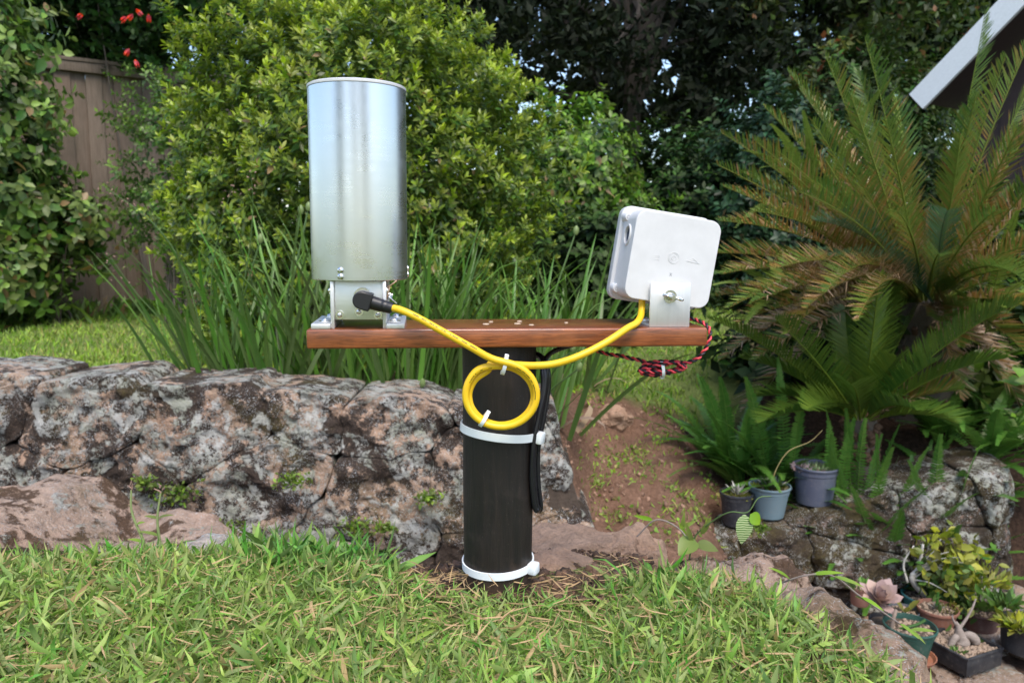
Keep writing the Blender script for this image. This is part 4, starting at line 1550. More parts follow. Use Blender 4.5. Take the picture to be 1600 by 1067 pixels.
# red flowers on the fence shrub
FLOW = leafmat('red_petal', (.55, .015, .012), (.75, .03, .02), trans=.3, rough=.5, dryat=2)
fp = leaf_tpl(.060, .022, 2, .3, .15)
fV, fF, off = [], [], 0
for k in range(5):
    M3 = rot_to([math.cos(k * 1.257), math.sin(k * 1.257), -2.4], 0)
    fV.append(fp[0] @ M3.T)
    fF.append(fp[1] + off)
    off += len(fp[0])
fme = trimesh('flower', np.vstack(fV), np.vstack(fF), np.stack([np.tile(fp[2], 5)] * 3, 1))
fme.materials.append(FLOW)
fsh = [o for o in COL.objects if o.get('label', '').startswith('dark shrub with red')][0]
for (px, py, dd) in ((197, 26, 5.5), (208, 22, 5.52), (212, 14, 5.55), (202, 76, 5.5), (211, 93, 5.48), (128, 22, 5.6), (232, 22, 5.6)):
    o = bpy.data.objects.new('flower', fme)
    o.location = P(px, py, dd) - np.array(fsh.location)
    o.rotation_euler = (.3 * (px % 3), .2 * (px % 5), px)
    link(o, fsh)

G6 = 'tall dark trees closing the back of the garden'
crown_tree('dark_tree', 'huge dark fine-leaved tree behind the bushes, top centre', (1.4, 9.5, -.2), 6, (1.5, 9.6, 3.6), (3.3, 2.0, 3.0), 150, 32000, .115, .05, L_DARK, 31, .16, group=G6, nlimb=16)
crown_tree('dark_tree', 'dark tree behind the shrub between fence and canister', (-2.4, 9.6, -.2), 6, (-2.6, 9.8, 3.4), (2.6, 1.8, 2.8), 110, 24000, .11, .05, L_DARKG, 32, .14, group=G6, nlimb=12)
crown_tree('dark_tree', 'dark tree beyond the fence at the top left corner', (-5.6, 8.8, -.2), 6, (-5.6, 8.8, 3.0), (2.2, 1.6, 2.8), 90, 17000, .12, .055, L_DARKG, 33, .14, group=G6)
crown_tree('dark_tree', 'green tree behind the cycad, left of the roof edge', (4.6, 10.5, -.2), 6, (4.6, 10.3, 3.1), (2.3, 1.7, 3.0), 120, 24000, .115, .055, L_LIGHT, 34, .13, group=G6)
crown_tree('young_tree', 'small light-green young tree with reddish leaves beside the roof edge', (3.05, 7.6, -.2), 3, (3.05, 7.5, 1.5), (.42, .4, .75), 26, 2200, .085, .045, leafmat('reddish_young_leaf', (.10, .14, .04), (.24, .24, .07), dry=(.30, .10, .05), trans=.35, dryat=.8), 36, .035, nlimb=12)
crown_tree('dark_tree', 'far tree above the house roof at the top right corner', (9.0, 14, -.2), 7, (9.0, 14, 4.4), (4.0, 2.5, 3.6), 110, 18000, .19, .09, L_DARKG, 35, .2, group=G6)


def woodland():
    g = np.random.default_rng(41)
    nc = 520
    x = g.uniform(-15, 17, nc)
    y = g.uniform(14, 19, nc)
    z = g.uniform(-.3, 8.5, nc)
    n = 25000
    k = g.integers(0, nc, n)
    pos = np.stack([x, y, z], 1)[k] + unit(g.normal(size=(n, 3))) * np.abs(g.normal(size=(n, 1))) * .75
    pos[:, 2] = np.maximum(pos[:, 2], -.1)
    tp = [leaf_tpl(.46, .24, 1, .3, .2), leaf_tpl(.36, .2, 1, .5, .1)]
    V, F, A = scatter(tp, pos, frames(g.normal(size=(n, 3)), g.uniform(0, 6.28, n)), g.uniform(.7, 1.4, n), g.random(n), g.random(nc)[k])
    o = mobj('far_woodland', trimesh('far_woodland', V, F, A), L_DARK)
    tag(o, 'dark far woodland filling the gaps behind the garden trees', 'woodland', kind='stuff')


woodland()

# ------------------------------------------------------------------ fence
m = NT('weathered_fence_timber')
v = m.pos()
oi = m.n('ObjectInfo', out=5)
gr = m.noise(m.scaled(v, (60, 60, 4)), 2, 6, .65)
c = m.mix(m.ramp(gr, (.3, 0.0), (.7, 1.0)), (.125, .094, .066), (.24, .185, .138))
c = m.mix(m.math('MULTIPLY', oi, .55), c, (.12, .080, .055))
c = m.mix(m.ramp(m.noise(v, 3, 5, .6), (.5, .0), (.7, .5)), c, (.055, .055, .035))
m.bs(Base_Color=c, Roughness=.85)
m.bump(gr, .5, .004)
FENCEW = m.m
fa, fb = P(-120, 477, 5.35), P(420, 471, 6.75)
fdir = unit((fb - fa) * np.array([1, 1, 0]))
fnor = np.array([fdir[1], -fdir[0], 0])
flen = float(np.linalg.norm((fb - fa)[:2]))
fbase = np.array([(fa[0] + fb[0]) / 2, (fa[1] + fb[1]) / 2, -.2])
fence = empty('paling_fence', fbase, 'weathered brown timber paling fence behind the climbing shrub at left', 'fence')
Rz = math.atan2(fdir[1], fdir[0])
pw, nb = .098, int(flen / .1)
pme = []
for k in range(4):
    mb = MB().box((0, 0, .92), (pw + .010 - .003 * (k % 2), .016, 1.84 + .012 * (k - 1.5)), .002)
    pme.append(mb.mesh('paling'))
    pme[-1].materials.append(FENCEW)
gf = np.random.default_rng(8)
for i in range(nb):
    o = bpy.data.objects.new('paling', pme[gf.integers(0, 4)])
    q = fa + fdir * (i + .5) * .1
    o.location = (q[0] - fbase[0] + fnor[0] * .018 * (i % 2), q[1] - fbase[1] + fnor[1] * .018 * (i % 2), gf.normal() * .004)
    o.rotation_euler = (0, gf.normal() * .003, Rz)
    link(o, fence)
for z, t in ((1.815, .07), (.45, .07)):
    o = MB().box((0, 0, 0), (flen, .045, t), .003).build('rail', FENCEW, fence)
    off = fnor * (.034 if z > 1 else -.034)
    o.location = (off[0], off[1], z)
    o.rotation_euler = (0, 0, Rz)
o = MB().box((0, 0, 0), (flen, .07, .028), .003).build('capping', FENCEW, fence)
o.location = (fnor[0] * .03, fnor[1] * .03, 1.866)
o.rotation_euler = (0, 0, Rz)

# ------------------------------------------------------------------ house corner at the top right
WHITEB = plain('weathered_white_paint', (.80, .82, .82), .55)
BROWNB = plain('dark_brown_boards', (.045, .028, .026), .7)
ROOFM = plain('dull_roof_sheet', (.22, .22, .22), .6)
r0, r1 = P(1430, 158, 6.0), P(1660, -82, 5.25)
sl = unit(r1 - r0)
dep = unit(np.array([-sl[1], sl[0], 0]))                 # into the house, away to the right
run_ = unit(np.array([sl[0], sl[1], 0]))
rise = sl[2] / np.linalg.norm(sl[:2])
nrm_ = np.cross(sl, -dep)
nrm_ = nrm_ * np.sign(nrm_[2])
hb = np.array([r0[0], r0[1], -.2]) + run_ * 1.2 + dep * .4
house = empty('house', hb, 'corner of a dark brown house with a pale sloping barge board at top right', 'house')


def slab(s0, s1, d0, d1, t0, t1):
    V = []
    for d in (d0, d1):
        for (a, t) in ((s0, t0), (s1, t0), (s1, t1), (s0, t1)):
            V.append(r0 + sl * a + nrm_ * t + dep * d - hb)
    return MB().add(V, [(0, 1, 2, 3), (7, 6, 5, 4), (0, 4, 5, 1), (1, 5, 6, 2), (2, 6, 7, 3), (3, 7, 4, 0)])


slab(0, 4.2, 0, .03, -.090, .075).build('barge_board', WHITEB, house)
slab(0, 4.2, .032, 4.0, .04, .070).build('roof', ROOFM, house)
slab(.02, 4.2, .032, .6, -.05, -.02).build('soffit', BROWNB, house)
for i in range(22):
    u0, u1 = .12 + i * .145, .262 + i * .145
    V = []
    for d in (.45 + .008 * (i % 2), .52):
        for (u, top) in ((u0, 0), (u1, 0), (u1, 1), (u0, 1)):
            q = np.array([r0[0], r0[1], 0]) + run_ * u + dep * d
            q[2] = (r0[2] + u * rise - .12) if top else -.3
            V.append(q - hb)
    MB().add(V, [(0, 1, 2, 3), (7, 6, 5, 4), (0, 4, 5, 1), (1, 5, 6, 2), (2, 6, 7, 3), (3, 7, 4, 0)]).build('wall_board', BROWNB, house)

# ------------------------------------------------------------------ cycads and ferns
def fronddmat(name, green, green2, rust, tan_):
    m = NT(name)
    r, g, b = m.attr()           # r random, g along the leaflet, b dryness
    col = m.mix(r, green, green2)
    col = m.mix(m.ramp(b, (.20, 0.0), (.46, 1.0)), col, rust)
    col = m.mix(m.ramp(b, (.46, 0.0), (.72, 1.0)), col, tan_)
    m.bs(Base_Color=col, Roughness=.33)
    tr = m.n('BsdfTranslucent', {'Color': col})
    m.t.links.new(m.n('MixShader', {0: .32, 1: m.b.outputs[0], 2: tr}), m.out.inputs[0])
    return m.m


CYC = fronddmat('cycad_leaflets', (.06, .145, .024), (.215, .285, .042), (.34, .18, .045), (.56, .39, .26))
CYC2 = fronddmat('dark_cycad_leaflets', (.040, .12, .020), (.18, .25, .028), (.26, .15, .03), (.42, .30, .2))
CYCB = fronddmat('bluish_cycad_leaflets', (.05, .13, .07), (.09, .18, .09), (.20, .16, .06), (.36, .28, .2))
FERN = fronddmat('sword_fern_pinnae', (.06, .19, .028), (.17, .33, .055), (.22, .16, .04), (.36, .26, .15))
FERNY = fronddmat('yellow_fern_pinnae', (.13, .22, .03), (.26, .33, .06), (.26, .2, .05), (.4, .3, .18))


def frond(root, base, tip, arch, mat, seed, npair=52, Lmax=.11, width=.0058, dry=0.0, vee=.55, fwd=.75, s0=.14, rach=.0045, name='frond', side_sag=0.0, blunt=.18, updir=None, mess=.06):
    """one feather leaf from base to tip (world); arch lifts the middle"""
    g = np.random.default_rng(seed)
    base, tip = np.asarray(base, float), np.asarray(tip, float)
    ln = np.linalg.norm(tip - base)
    ctrl = base + (tip - base) * .5 + np.array([0, 0, arch * ln]) + g.normal(size=3) * .02 * ln
    t = np.linspace(0, 1, npair + 1)[:, None]
    C_ = (1 - t) ** 2 * base + 2 * t * (1 - t) * ctrl + t * t * tip
    T = unit(np.gradient(C_, axis=0))
    up = np.array([0, 0, 1.]) if updir is None else unit(updir)
    up = unit(up + g.normal(size=3) * .18)
    S = unit(np.cross(T, up))
    N = np.cross(S, T)
    V, F, A = [], [], []
    off = 0
    # rachis
    rr = np.linspace(rach, rach * .25, npair + 1)[:, None]
    for q in (S * rr, -S * rr, -N * rr):
        V.append(C_ + q)
        A.append(np.tile([.9, 0, .12 + .3 * dry], (npair + 1, 1)))
    m_ = npair + 1
    for a, b in ((0, 1), (1, 2), (2, 0)):
        i = np.arange(npair)
        F.append(np.stack([a * m_ + i, b * m_ + i, b * m_ + i + 1], 1))
        F.append(np.stack([a * m_ + i, b * m_ + i + 1, a * m_ + i + 1], 1))
    off = 3 * m_
    k0 = int(s0 * npair)
    ks = np.arange(k0, npair + 1)
    s = (ks - k0) / max(1, npair - k0)
    prof = np.minimum(1, (s / .25 + .25)) * np.minimum(1, ((1 - s) / blunt) * .75 + .25)
    for sd in (-1, 1):
        n = len(ks)
        Lf = Lmax * prof * g.uniform(.85, 1.1, n)
        fw_ = fwd + .5 * s[:] ** 3
        dirv = unit(T[ks] * fw_[:, None] + sd * S[ks] + N[ks] * vee + g.normal(size=(n, 3)) * mess)
        b0_ = C_[ks]
        dv = np.clip(dry * (1.42 - 1.12 * s) + g.normal(size=n) * .26 * (.12 + dry), 0, 1)
        curl = (g.random((n, 1)) * .9 * (dv[:, None] > .6) + .10)
        mid = b0_ + dirv * (Lf * .55)[:, None] - np.array([0, 0, 1]) * (Lf * .06)[:, None] * curl
        end = b0_ + dirv * Lf[:, None] - np.array([0, 0, 1]) * (Lf * .30)[:, None] * curl + g.normal(size=(n, 3)) * .25 * Lf[:, None] * (dv[:, None] > .65)
        wv = T[ks] * (width / 2)
        pts = np.stack([b0_ - wv * .8, b0_ + wv * .8, mid - wv, mid + wv, end], 1)
        V.append(pts.reshape(-1, 3))
        rr_ = g.random(n) * .35 + .5 * g.random()
        at = np.zeros((n, 5, 3))
        at[..., 0] = rr_[:, None]
        at[..., 1] = np.array([0, 0, .5, .5, 1.])
        at[..., 2] = dv[:, None] * np.array([.9, .9, 1, 1, 1.15])
        A.append(at.reshape(-1, 3))
        i = np.arange(n)[:, None, None] * 5 + off
        F.append((np.array([[0, 1, 3], [0, 3, 2], [2, 3, 4]])[None] + i).reshape(-1, 3))
        off += n * 5
    rl_ = np.array(root.matrix_world.translation) if root.parent else np.array(root.location)
    me = trimesh(name, np.vstack(V) - rl_, np.vstack(F), np.vstack(A))
    return mobj(name, me, mat, root)


def cyc_trunk(root, b, top, r):
    rl_ = np.array(root.location)
    g = np.random.default_rng(2)
    mb = MB()
    pth = np.linspace(b, top, 12) - rl_
    mb.tube(pth, r * (1 + .08 * np.sin(np.arange(12) * 2.1)), 14)
    tr = mb.build('trunk', BARK, root)
    mb = MB()
    for k in range(130):
        t = g.random()
        a = k * 2.4
        p = pth[0] * (1 - t) + pth[-1] * t + np.array([math.cos(a), math.sin(a), 0]) * r * .9
        mb.box(p, (.02, .02, .05), .004, Matrix.Rotation(a, 3, 'Z') @ Matrix.Rotation(.7, 3, 'Y'), 1)
    o = mb.build('leaf_bases', plain('old_leaf_base', (.11, .062, .036), .9), tr)
    o['kind'] = 'stuff'


c0 = P(1445, 470, 2.95)
cyc_b = np.array([c0[0], c0[1], float(ground_z(c0[0], c0[1]))])
cyc = empty('cycad', cyc_b, 'large cycad with brown-edged upright fronds at the right side', 'cycad')
cyc_trunk(cyc, cyc_b - np.array([0, 0, .05]), c0, .12)
fl = [(1128, 208, 2.85, .50, .10), (1122, 258, 2.65, .55, .10), (1132, 292, 2.55, .62, .08), (1195, 168, 3.0, .48, .08), (1232, 112, 3.1, .42, .06), (1290, 88, 3.0, .40, .05), (1352, 62, 2.85, .30, .04),
      (1400, 150, 3.25, .35, .04), (1540, 18, 2.8, .14, .02), (1570, 90, 2.65, .40, .05), (1612, 60, 2.8, .42, .06), (1665, 120, 2.8, .45, .08), (1720, 220, 2.7, .5, .1), (1730, 330, 2.6, .4, .12),
      (1125, 345, 2.45, .62, .10), (1112, 395, 2.5, .7, .10), (1128, 428, 2.35, .75, .10), (1118, 462, 2.55, .8, .10), (1150, 505, 2.45, .75, .12), (1700, 420, 2.4, .3, .15), (1690, 520, 2.3, .45, .18), (1610, 445, 2.05, .22, .22),
      (1220, 240, 2.6, .45, .06), (1270, 190, 2.65, .38, .05), (1330, 150, 2.55, .36, .04), (1500, 215, 2.55, .30, .03), (1525, 150, 2.5, .40, .03), (1590, 200, 2.4, .45, .06), (1385, 190, 2.4, .34, .04),
      (1180, 330, 2.3, .5, .12), (1210, 420, 2.2, .6, .16), (1290, 455, 2.1, .5, .20), (1650, 250, 2.4, .5, .08), (1250, 140, 3.5, .4, .06), (1160, 270, 3.3, .5, .1), (1500, 540, 2.55, .8, .2), (1560, 590, 2.6, .85, .2), (1230, 520, 2.4, .85, .2), (1180, 560, 2.55, .9, .15),
      (1130, 560, 2.75, .95, .22), (1160, 640, 2.75, .98, .2), (1500, 620, 2.7, .9, .2), (1600, 640, 2.7, .85, .2), (1610, 560, 2.5, .6, .2), (1580, 420, 2.3, .3, .12), (1555, 330, 2.3, .35, .1), (1470, 400, 2.1, .25, .15), (1400, 330, 2.15, .3, .1), (1330, 260, 2.3, .4, .07), (1290, 250, 2.9, .45, .06), (1180, 220, 2.7, .5, .08), (1340, 110, 3.2, .3, .05), (1500, 170, 2.9, .3, .04), (1650, 60, 3.0, .3, .06), (1215, 330, 2.4, .55, .1), (1250, 300, 2.2, .4, .1), (1140, 480, 2.3, .7, .14), (1590, 290, 3.0, .4, .06), (1260, 480, 2.2, .8, .2), (1180, 470, 2.3, .85, .15), (1630, 380, 2.3, .5, .12), (1340, 500, 2.1, .75, .2), (1150, 420, 2.9, .7, .1), (1170, 520, 3.0, .8, .12)]
gfr = np.random.default_rng(99)
for k in range(20):
    fl.append((gfr.uniform(1140, 1680), gfr.uniform(260, 520), gfr.uniform(2.4, 3.3), gfr.choice([.1, .2, .35, .5, .85]), gfr.uniform(.02, .16)))
for k, (px, py, d, dry, arch) in enumerate(fl):
    dry *= .88
    if py < 250 and 1400 < px < 1500:
        continue
    tip = P(px, py, d)
    a = unit(tip - c0) * np.array([1, 1, .3])
    frond(cyc, c0 + a * .09, tip, arch, CYC, 200 + k, 80, .092, .0080, dry, vee=.80, fwd=1.15, rach=.006, mess=.14)
for k, (px, py, d) in enumerate(((1275, 345, 2.4), (1310, 330, 2.45), (1300, 400, 2.4), (1480, 330, 2.4))):
    frond(cyc, c0 + np.array([.0, -.1, -.03]), P(px, py, d), .16, CYCB, 260 + k, 60, .10, .0075, .05, vee=.6, fwd=1.0, rach=.004)

bush('leafy_shrub', 'dark leafy undergrowth between and behind the two cycads', P(1400, 600, 3.25), (.75, .3, .42), 1100, sp_far, L_DARKG, 12, 0, amp=.25, zmin=-.3)
bush('leafy_shrub', 'dark leafy undergrowth at the right edge behind the wall end', P(1640, 640, 3.0), (.5, .35, .5), 700, sp_far, L_BUSH2, 13, 0, amp=.25, zmin=-.4)
c1_ = P(1345, 655, 2.62)
pup_b = np.array([c1_[0], c1_[1], float(ground_z(c1_[0], c1_[1]))])
pup = empty('cycad', pup_b, 'smaller dark green cycad in front of the large one, above the grey pot', 'cycad')
cyc_trunk(pup, pup_b - np.array([0, 0, .05]), c1_, .055)
for k, (px, py, d, arch) in enumerate(((1108, 498, 2.50, .12), (1212, 498, 2.40, .10), (1375, 428, 2.50, .03), (1395, 440, 2.75, .05), (1462, 565, 2.32, .10), (1285, 505, 2.85, .08), (1440, 470, 2.9, .06), (1500, 610, 2.5, .15), (1235, 575, 2.85, .12), (1320, 480, 2.7, .04), (1180, 620, 2.6, .18), (1600, 470, 2.3, .16), (1545, 480, 2.55, .12), (1260, 640, 2.35, .2), (1430, 640, 2.3, .2), (1330, 600, 2.3, .15), (1400, 560, 2.4, .1), (1160, 560, 2.7, .15), (1190, 660, 2.45, .22), (1490, 660, 2.4, .2), (1570, 560, 2.4, .16))):
    frond(pup, c1_ + unit(P(px, py, d) - c1_) * np.array([.03, .03, .01]), P(px, py, d), arch, CYC2, 300 + k, 62, .100, .0084, .10 if k != 7 else .5, vee=.6, fwd=.75, rach=.005)


def fern(label, px, py, d, n, l0, l1, seed, mat=FERN, up=1.0, tips=(), dry=.1, front=.5, ground=True):
    g = np.random.default_rng(seed)
    b = P(px, py, d)
    if ground:
        b[2] = float(ground_z(b[0], b[1])) + .005
    n = int(n * 1.5)
    root = empty('sword_fern', b, label, 'fern', 'sword ferns below the cycads')
    for k in range(n):
        a = g.uniform(0, 6.28)
        dv = np.array([math.cos(a), math.sin(a) - front * .6, g.uniform(.1, 1.0) * up])
        L = g.uniform(l0, l1)
        tip = b + unit(dv) * L
        tip[2] = max(tip[2], float(ground_z(tip[0], tip[1])) + .03)
        frond(root, b + g.normal(size=3) * .02 * np.array([1, 1, 0]), tip, g.uniform(.12, .30), mat, seed * 50 + k, 44, .030, .0085, dry * g.random() * 3 if g.random() < .2 else 0, vee=.12, fwd=.22, s0=.08, rach=.0022, blunt=.55)
    for k, (x, y, dd) in enumerate(tips):
        frond(root, b, P(x, y, dd), .2, mat, seed * 50 + 40 + k, 50, .032, .0088, 0, vee=.12, fwd=.22, s0=.08, rach=.0024, blunt=.5)
    return root


fern('arching sword fern at the left foot of the cycads by the lawn', 1145, 655, 2.75, 12, .3, .46, 61, tips=((1015, 675, 2.5), (1045, 745, 2.4), (1095, 590, 2.6), (1100, 700, 2.45), (1125, 590, 2.6)))
fern('sword fern behind the small black pot', 1160, 700, 2.66, 6, .2, .32, 62, tips=((1065, 720, 2.5), (1105, 640, 2.6), (1170, 640, 2.6), (1090, 690, 2.52)), front=-.2, up=1.3)
fern('sword fern between the cycad pup and the blue-grey pot', 1235, 700, 2.58, 12, .22, .38, 63, tips=((1215, 560, 2.6), (1255, 610, 2.5)))
fern('upright sword fern behind the grey pot', 1312, 730, 2.52, 10, .25, .36, 64, tips=((1288, 628, 2.45), (1335, 655, 2.42), (1300, 680, 2.4)), up=1.4)
fern('sword fern arching over the wall right of the grey pot', 1345, 765, 2.48, 9, .2, .36, 65, tips=((1440, 770, 2.25), (1480, 740, 2.3), (1395, 700, 2.3)))
fern('sword fern with fronds drooping down the low wall', 1420, 765, 2.50, 9, .25, .4, 66, tips=((1360, 800, 2.3), (1450, 850, 2.28), (1530, 770, 2.25), (1550, 870, 2.3)))
fern('sword fern at the right end of the low wall top', 1510, 750, 2.55, 11, .28, .42, 67, tips=((1590, 790, 2.35), (1555, 860, 2.32), (1600, 720, 2.35)))
fern('dark sword fern in the shade right of the cycad pup', 1470, 690, 2.75, 11, .25, .42, 68)
fern('sword fern at the right edge beside the wall end', 1590, 690, 2.7, 10, .3, .45, 69)
fern('sword fern leaning over the middle of the low wall', 1390, 770, 2.46, 9, .22, .36, 73, tips=((1330, 760, 2.28), (1410, 800, 2.25), (1370, 680, 2.35), (1450, 700, 2.3)))
fern('sword fern spilling over the low wall near its right end', 1475, 760, 2.47, 9, .24, .38, 74, tips=((1420, 720, 2.3), (1500, 820, 2.27), (1530, 700, 2.3), (1470, 680, 2.35)))
fern('sword fern left of the cycad pup at the earth slope', 1205, 670, 2.66, 9, .24, .4, 75, tips=((1120, 655, 2.5), (1165, 590, 2.5)))
fern('upright sword fern hiding the foot of the cycad pup', 1350, 748, 2.50, 9, .22, .34, 76, tips=((1322, 640, 2.42), (1352, 655, 2.40), (1378, 680, 2.42), (1405, 665, 2.45), (1300, 700, 2.4)), up=1.3)
fern('broad sword fern in front of the undergrowth at the right edge', 1545, 735, 2.6, 10, .3, .45, 77, tips=((1480, 660, 2.4), (1560, 640, 2.45), (1600, 690, 2.4), (1620, 760, 2.35)))
fern('yellow-green fern fronds growing up through the cycad at left', 1275, 330, 3.05, 4, .2, .3, 70, FERNY, tips=((1160, 235, 2.8), (1205, 195, 2.9), (1190, 262, 2.7), (1255, 175, 2.9), (1385, 130, 2.9), (1150, 355, 2.5)), ground=False)
fern('bright yellow-green fern fronds low in the cycad behind the white box', 1230, 480, 2.75, 3, .2, .3, 71, FERNY, tips=((1125, 415, 2.5), (1115, 445, 2.5), (1165, 505, 2.4), (1210, 460, 2.4)), ground=False)
fern('yellow-green fern fronds low in the cycad at the right edge', 1540, 520, 2.7, 3, .2, .3, 72, FERNY, tips=((1590, 330, 2.4), (1610, 440, 2.3), (1570, 480, 2.3)), ground=False)

# ------------------------------------------------------------------ potted plants
SOILM = NT('potting_soil')
v = SOILM.pos()
SOILM.bs(Base_Color=SOILM.mix(SOILM.ramp(SOILM.noise(v, 160, 5, .7), (.3, .0), (.7, 1.0)), (.03, .02, .014), (.22, .16, .11)), Roughness=.95)
SOILM.bump(SOILM.noise(v, 160, 5, .7), 1.0, .01)
SOILM = SOILM.m
GRIT = plain('pale_grit', (.34, .25, .18), .9)
cube = np.array([[a, b, c] for a in (-1, 1) for b in (-1, 1) for c in (-.7, .7)], float)
cf = np.array([[0, 1, 3], [0, 3, 2], [4, 6, 7], [4, 7, 5], [0, 4, 5], [0, 5, 1], [2, 3, 7], [2, 7, 6], [0, 2, 6], [0, 6, 4], [1, 5, 7], [1, 7, 3]])


def weather(name, col, rough=.5):
    m = NT(name)
    v = m.pos()
    c = m.mix(m.ramp(m.noise(v, 22, 5, .65), (.4, 0.0), (.65, .45)), col, tuple(x * .6 + .07 for x in col))
    c = m.mix(m.ramp(m.noise(v, 90, 4, .7), (.55, 0.0), (.7, .25)), c, (.3, .27, .23))
    m.bs(Base_Color=c, Roughness=rough)
    return m.m


def pot(label, px, rim_y, wpx, bot_y, d, mat, taper=.78, seed=0, grit=True):
    """round nursery pot; returns root, rim centre (local), rim radius"""
    R = wpx / 2 / FPX * d
    rim = P(px, rim_y, d)
    bot = P(px, bot_y, d - R * taper)
    h = rim[2] - bot[2]
    base = np.array([rim[0], d, bot[2]])
    root = empty('potted_plant', base, label, 'potted plant', 'potted plants by the low wall')
    r0 = R * taper
    MB().lathe([(0, .002), (r0 * .9, 0), (r0, .004), (R * .965 - .12 * (R - r0), h * .80), (R * .975, h * .81), (R * .985, h - .010), (R * 1.03, h - .008), (R * 1.05, h - .003), (R * 1.03, h), (R * .98, h), (R * .95, h - .012), (R * .93, h * .72)], 40).build('pot', mat, root)
    MB().lathe([(0, h * .86), (R * .55, h * .855), (R * .948, h * .84)], 28).build('soil', SOILM, root)
    if grit:
        g = np.random.default_rng(seed + 900)
        n = 90
        a, rr = g.uniform(0, 6.28, n), R * .88 * np.sqrt(g.random(n))
        V, F, A = scatter([(cube, cf, np.zeros(8))], np.stack([rr * np.cos(a), rr * np.sin(a), 0 * a + h * .855], 1), frames(g.normal(size=(n, 3)), a), .0015 + .004 * g.random(n) ** 2, g.random(n))
        o = mobj('grit', trimesh('grit', V, F, A, False), GRIT, root)
        o['kind'] = 'stuff'
    return root, h * .85, R


def rosette(root, c, n, L, w, mat, seed, el0=.3, el1=1.3, name='leaf', rows=3, fold=.4, curl=-.15, tilt=None):
    g = np.random.default_rng(seed)
    t = leaf_tpl(1.0, w / L, rows, fold, curl, .6)
    mes = []
    for k in range(3):
        me = trimesh(name, t[0], t[1], np.stack([np.full(len(t[0]), g.random()), t[2], t[2] * .6 + .2], 1))
        me.materials.append(mat)
        mes.append(me)
    for i in range(n):
        s = i / max(1, n - 1)
        az = i * 2.4
        el = el0 + (el1 - el0) * s + g.normal() * .08
        dv = np.array([math.cos(az) * math.cos(el), math.sin(az) * math.cos(el), math.sin(el)])
        M = rot_to(dv, g.normal() * .15)
        if tilt is not None:
            M = np.array(tilt) @ M
        M = M * (L * (1 - .45 * s) * g.uniform(.85, 1.1))
        o = bpy.data.objects.new(name, mes[i % 3])
        o.matrix_basis = Matrix([[*M[r], c[r]] for r in range(3)] + [[0, 0, 0, 1]])
        link(o, root)


def tuft(root, c, R, n, L, mat, seed, name='foliage', spread=1.0, tpl=None):
    g = np.random.default_rng(seed)
    a, rr = g.uniform(0, 6.28, n), R * np.sqrt(g.random(n))
    pos = np.stack([rr * np.cos(a), rr * np.sin(a), 0 * a], 1) + np.array(c)
    D = unit(np.stack([np.cos(a) * spread, np.sin(a) * spread, 0 * a + 1], 1) + g.normal(size=(n, 3)) * .35)
    t = [leaf_tpl(1, .3, 2), leaf_tpl(1, .4, 1)] if tpl is None else tpl
    V, F, A = scatter(t, pos, frames(D, g.uniform(0, 6.28, n)), L * g.uniform(.5, 1.2, n), g.random(n), g.random(n))
    o = mobj(name, trimesh(name, V, F, A), mat, root)
    o['kind'] = 'stuff'
    return o


SILVER = leafmat('silvery_leaf', (.22, .23, .20), (.38, .36, .33), trans=.1, rough=.6, dryat=2)
MOSSY = leafmat('yellow_moss_leaf', (.14, .16, .03), (.28, .26, .06), trans=.3, dryat=2)
SUCC = leafmat('pink_succulent', (.34, .21, .17), (.46, .33, .30), trans=.05, rough=.5, dryat=2, var=.18)
YELG = leafmat('yellow_green_leaf', (.16, .22, .035), (.42, .40, .06), trans=.35, rough=.4, dryat=2)
GREENL = leafmat('green_pot_leaf', (.06, .13, .03), (.16, .26, .06), trans=.3, rough=.4, dryat=2)
PALEBARK = plain('pale_bark', (.52, .50, .46), .8)

# on the low wall
r, h, R = pot('small black pot with a silvery tuft, leftmost on the low wall', 1151, 768, 52, 826, 2.45, weather('black_pot_plastic', (.022, .024, .032), .5), .76, 1)
rosette(r, (.004, 0, h), 22, .060, .008, SILVER, 1, .5, 1.5, 'leaf', 2)
tuft(r, (0, 0, h), R * .8, 260, .02, MOSSY, 2)
r, h, R = pot('pale blue-grey pot with a spiky tuft and bent dry stalk, middle wall pot', 1203, 757, 64, 814, 2.46, weather('blue_grey_pot_plastic', (.15, .225, .265), .55), .74, 3)
rosette(r, (.006, 0, h), 24, .062, .009, SILVER, 4, .3, 1.4, 'leaf', 2)
rosette(r, (.02, -.01, h), 8, .075, .012, GREENL, 5, .5, 1.2, 'leaf', 2)
tuft(r, (0, 0, h), R * .8, 120, .02, MOSSY, 5)
base = np.array(r.location)
MB().tube(spline([np.array([.005, 0, h]), P(1212, 735, 2.44) - base, P(1232, 705, 2.42) - base, P(1265, 690, 2.42) - base, P(1285, 672, 2.42) - base], 7), np.linspace(.0022, .0010, 29), 6).build('dry_stalk', plain('straw_stalk', (.42, .33, .14), .7), r)
r, h, R = pot('largest grey pot filled with low succulents, rightmost on the low wall', 1275, 726, 69, 794, 2.47, weather('grey_pot_plastic', (.085, .098, .145), .5), .80, 6)
tuft(r, (.012, 0, h), R * .8, 420, .018, leafmat('sedum_leaf', (.10, .18, .07), (.26, .34, .16), trans=.15, dryat=.9, dry=(.4, .25, .22)), 7)
tuft(r, (-.05, -.01, h), R * .3, 70, .028, leafmat('pink_sedum_leaf', (.35, .22, .22), (.5, .38, .38), trans=.1, dryat=2), 8)

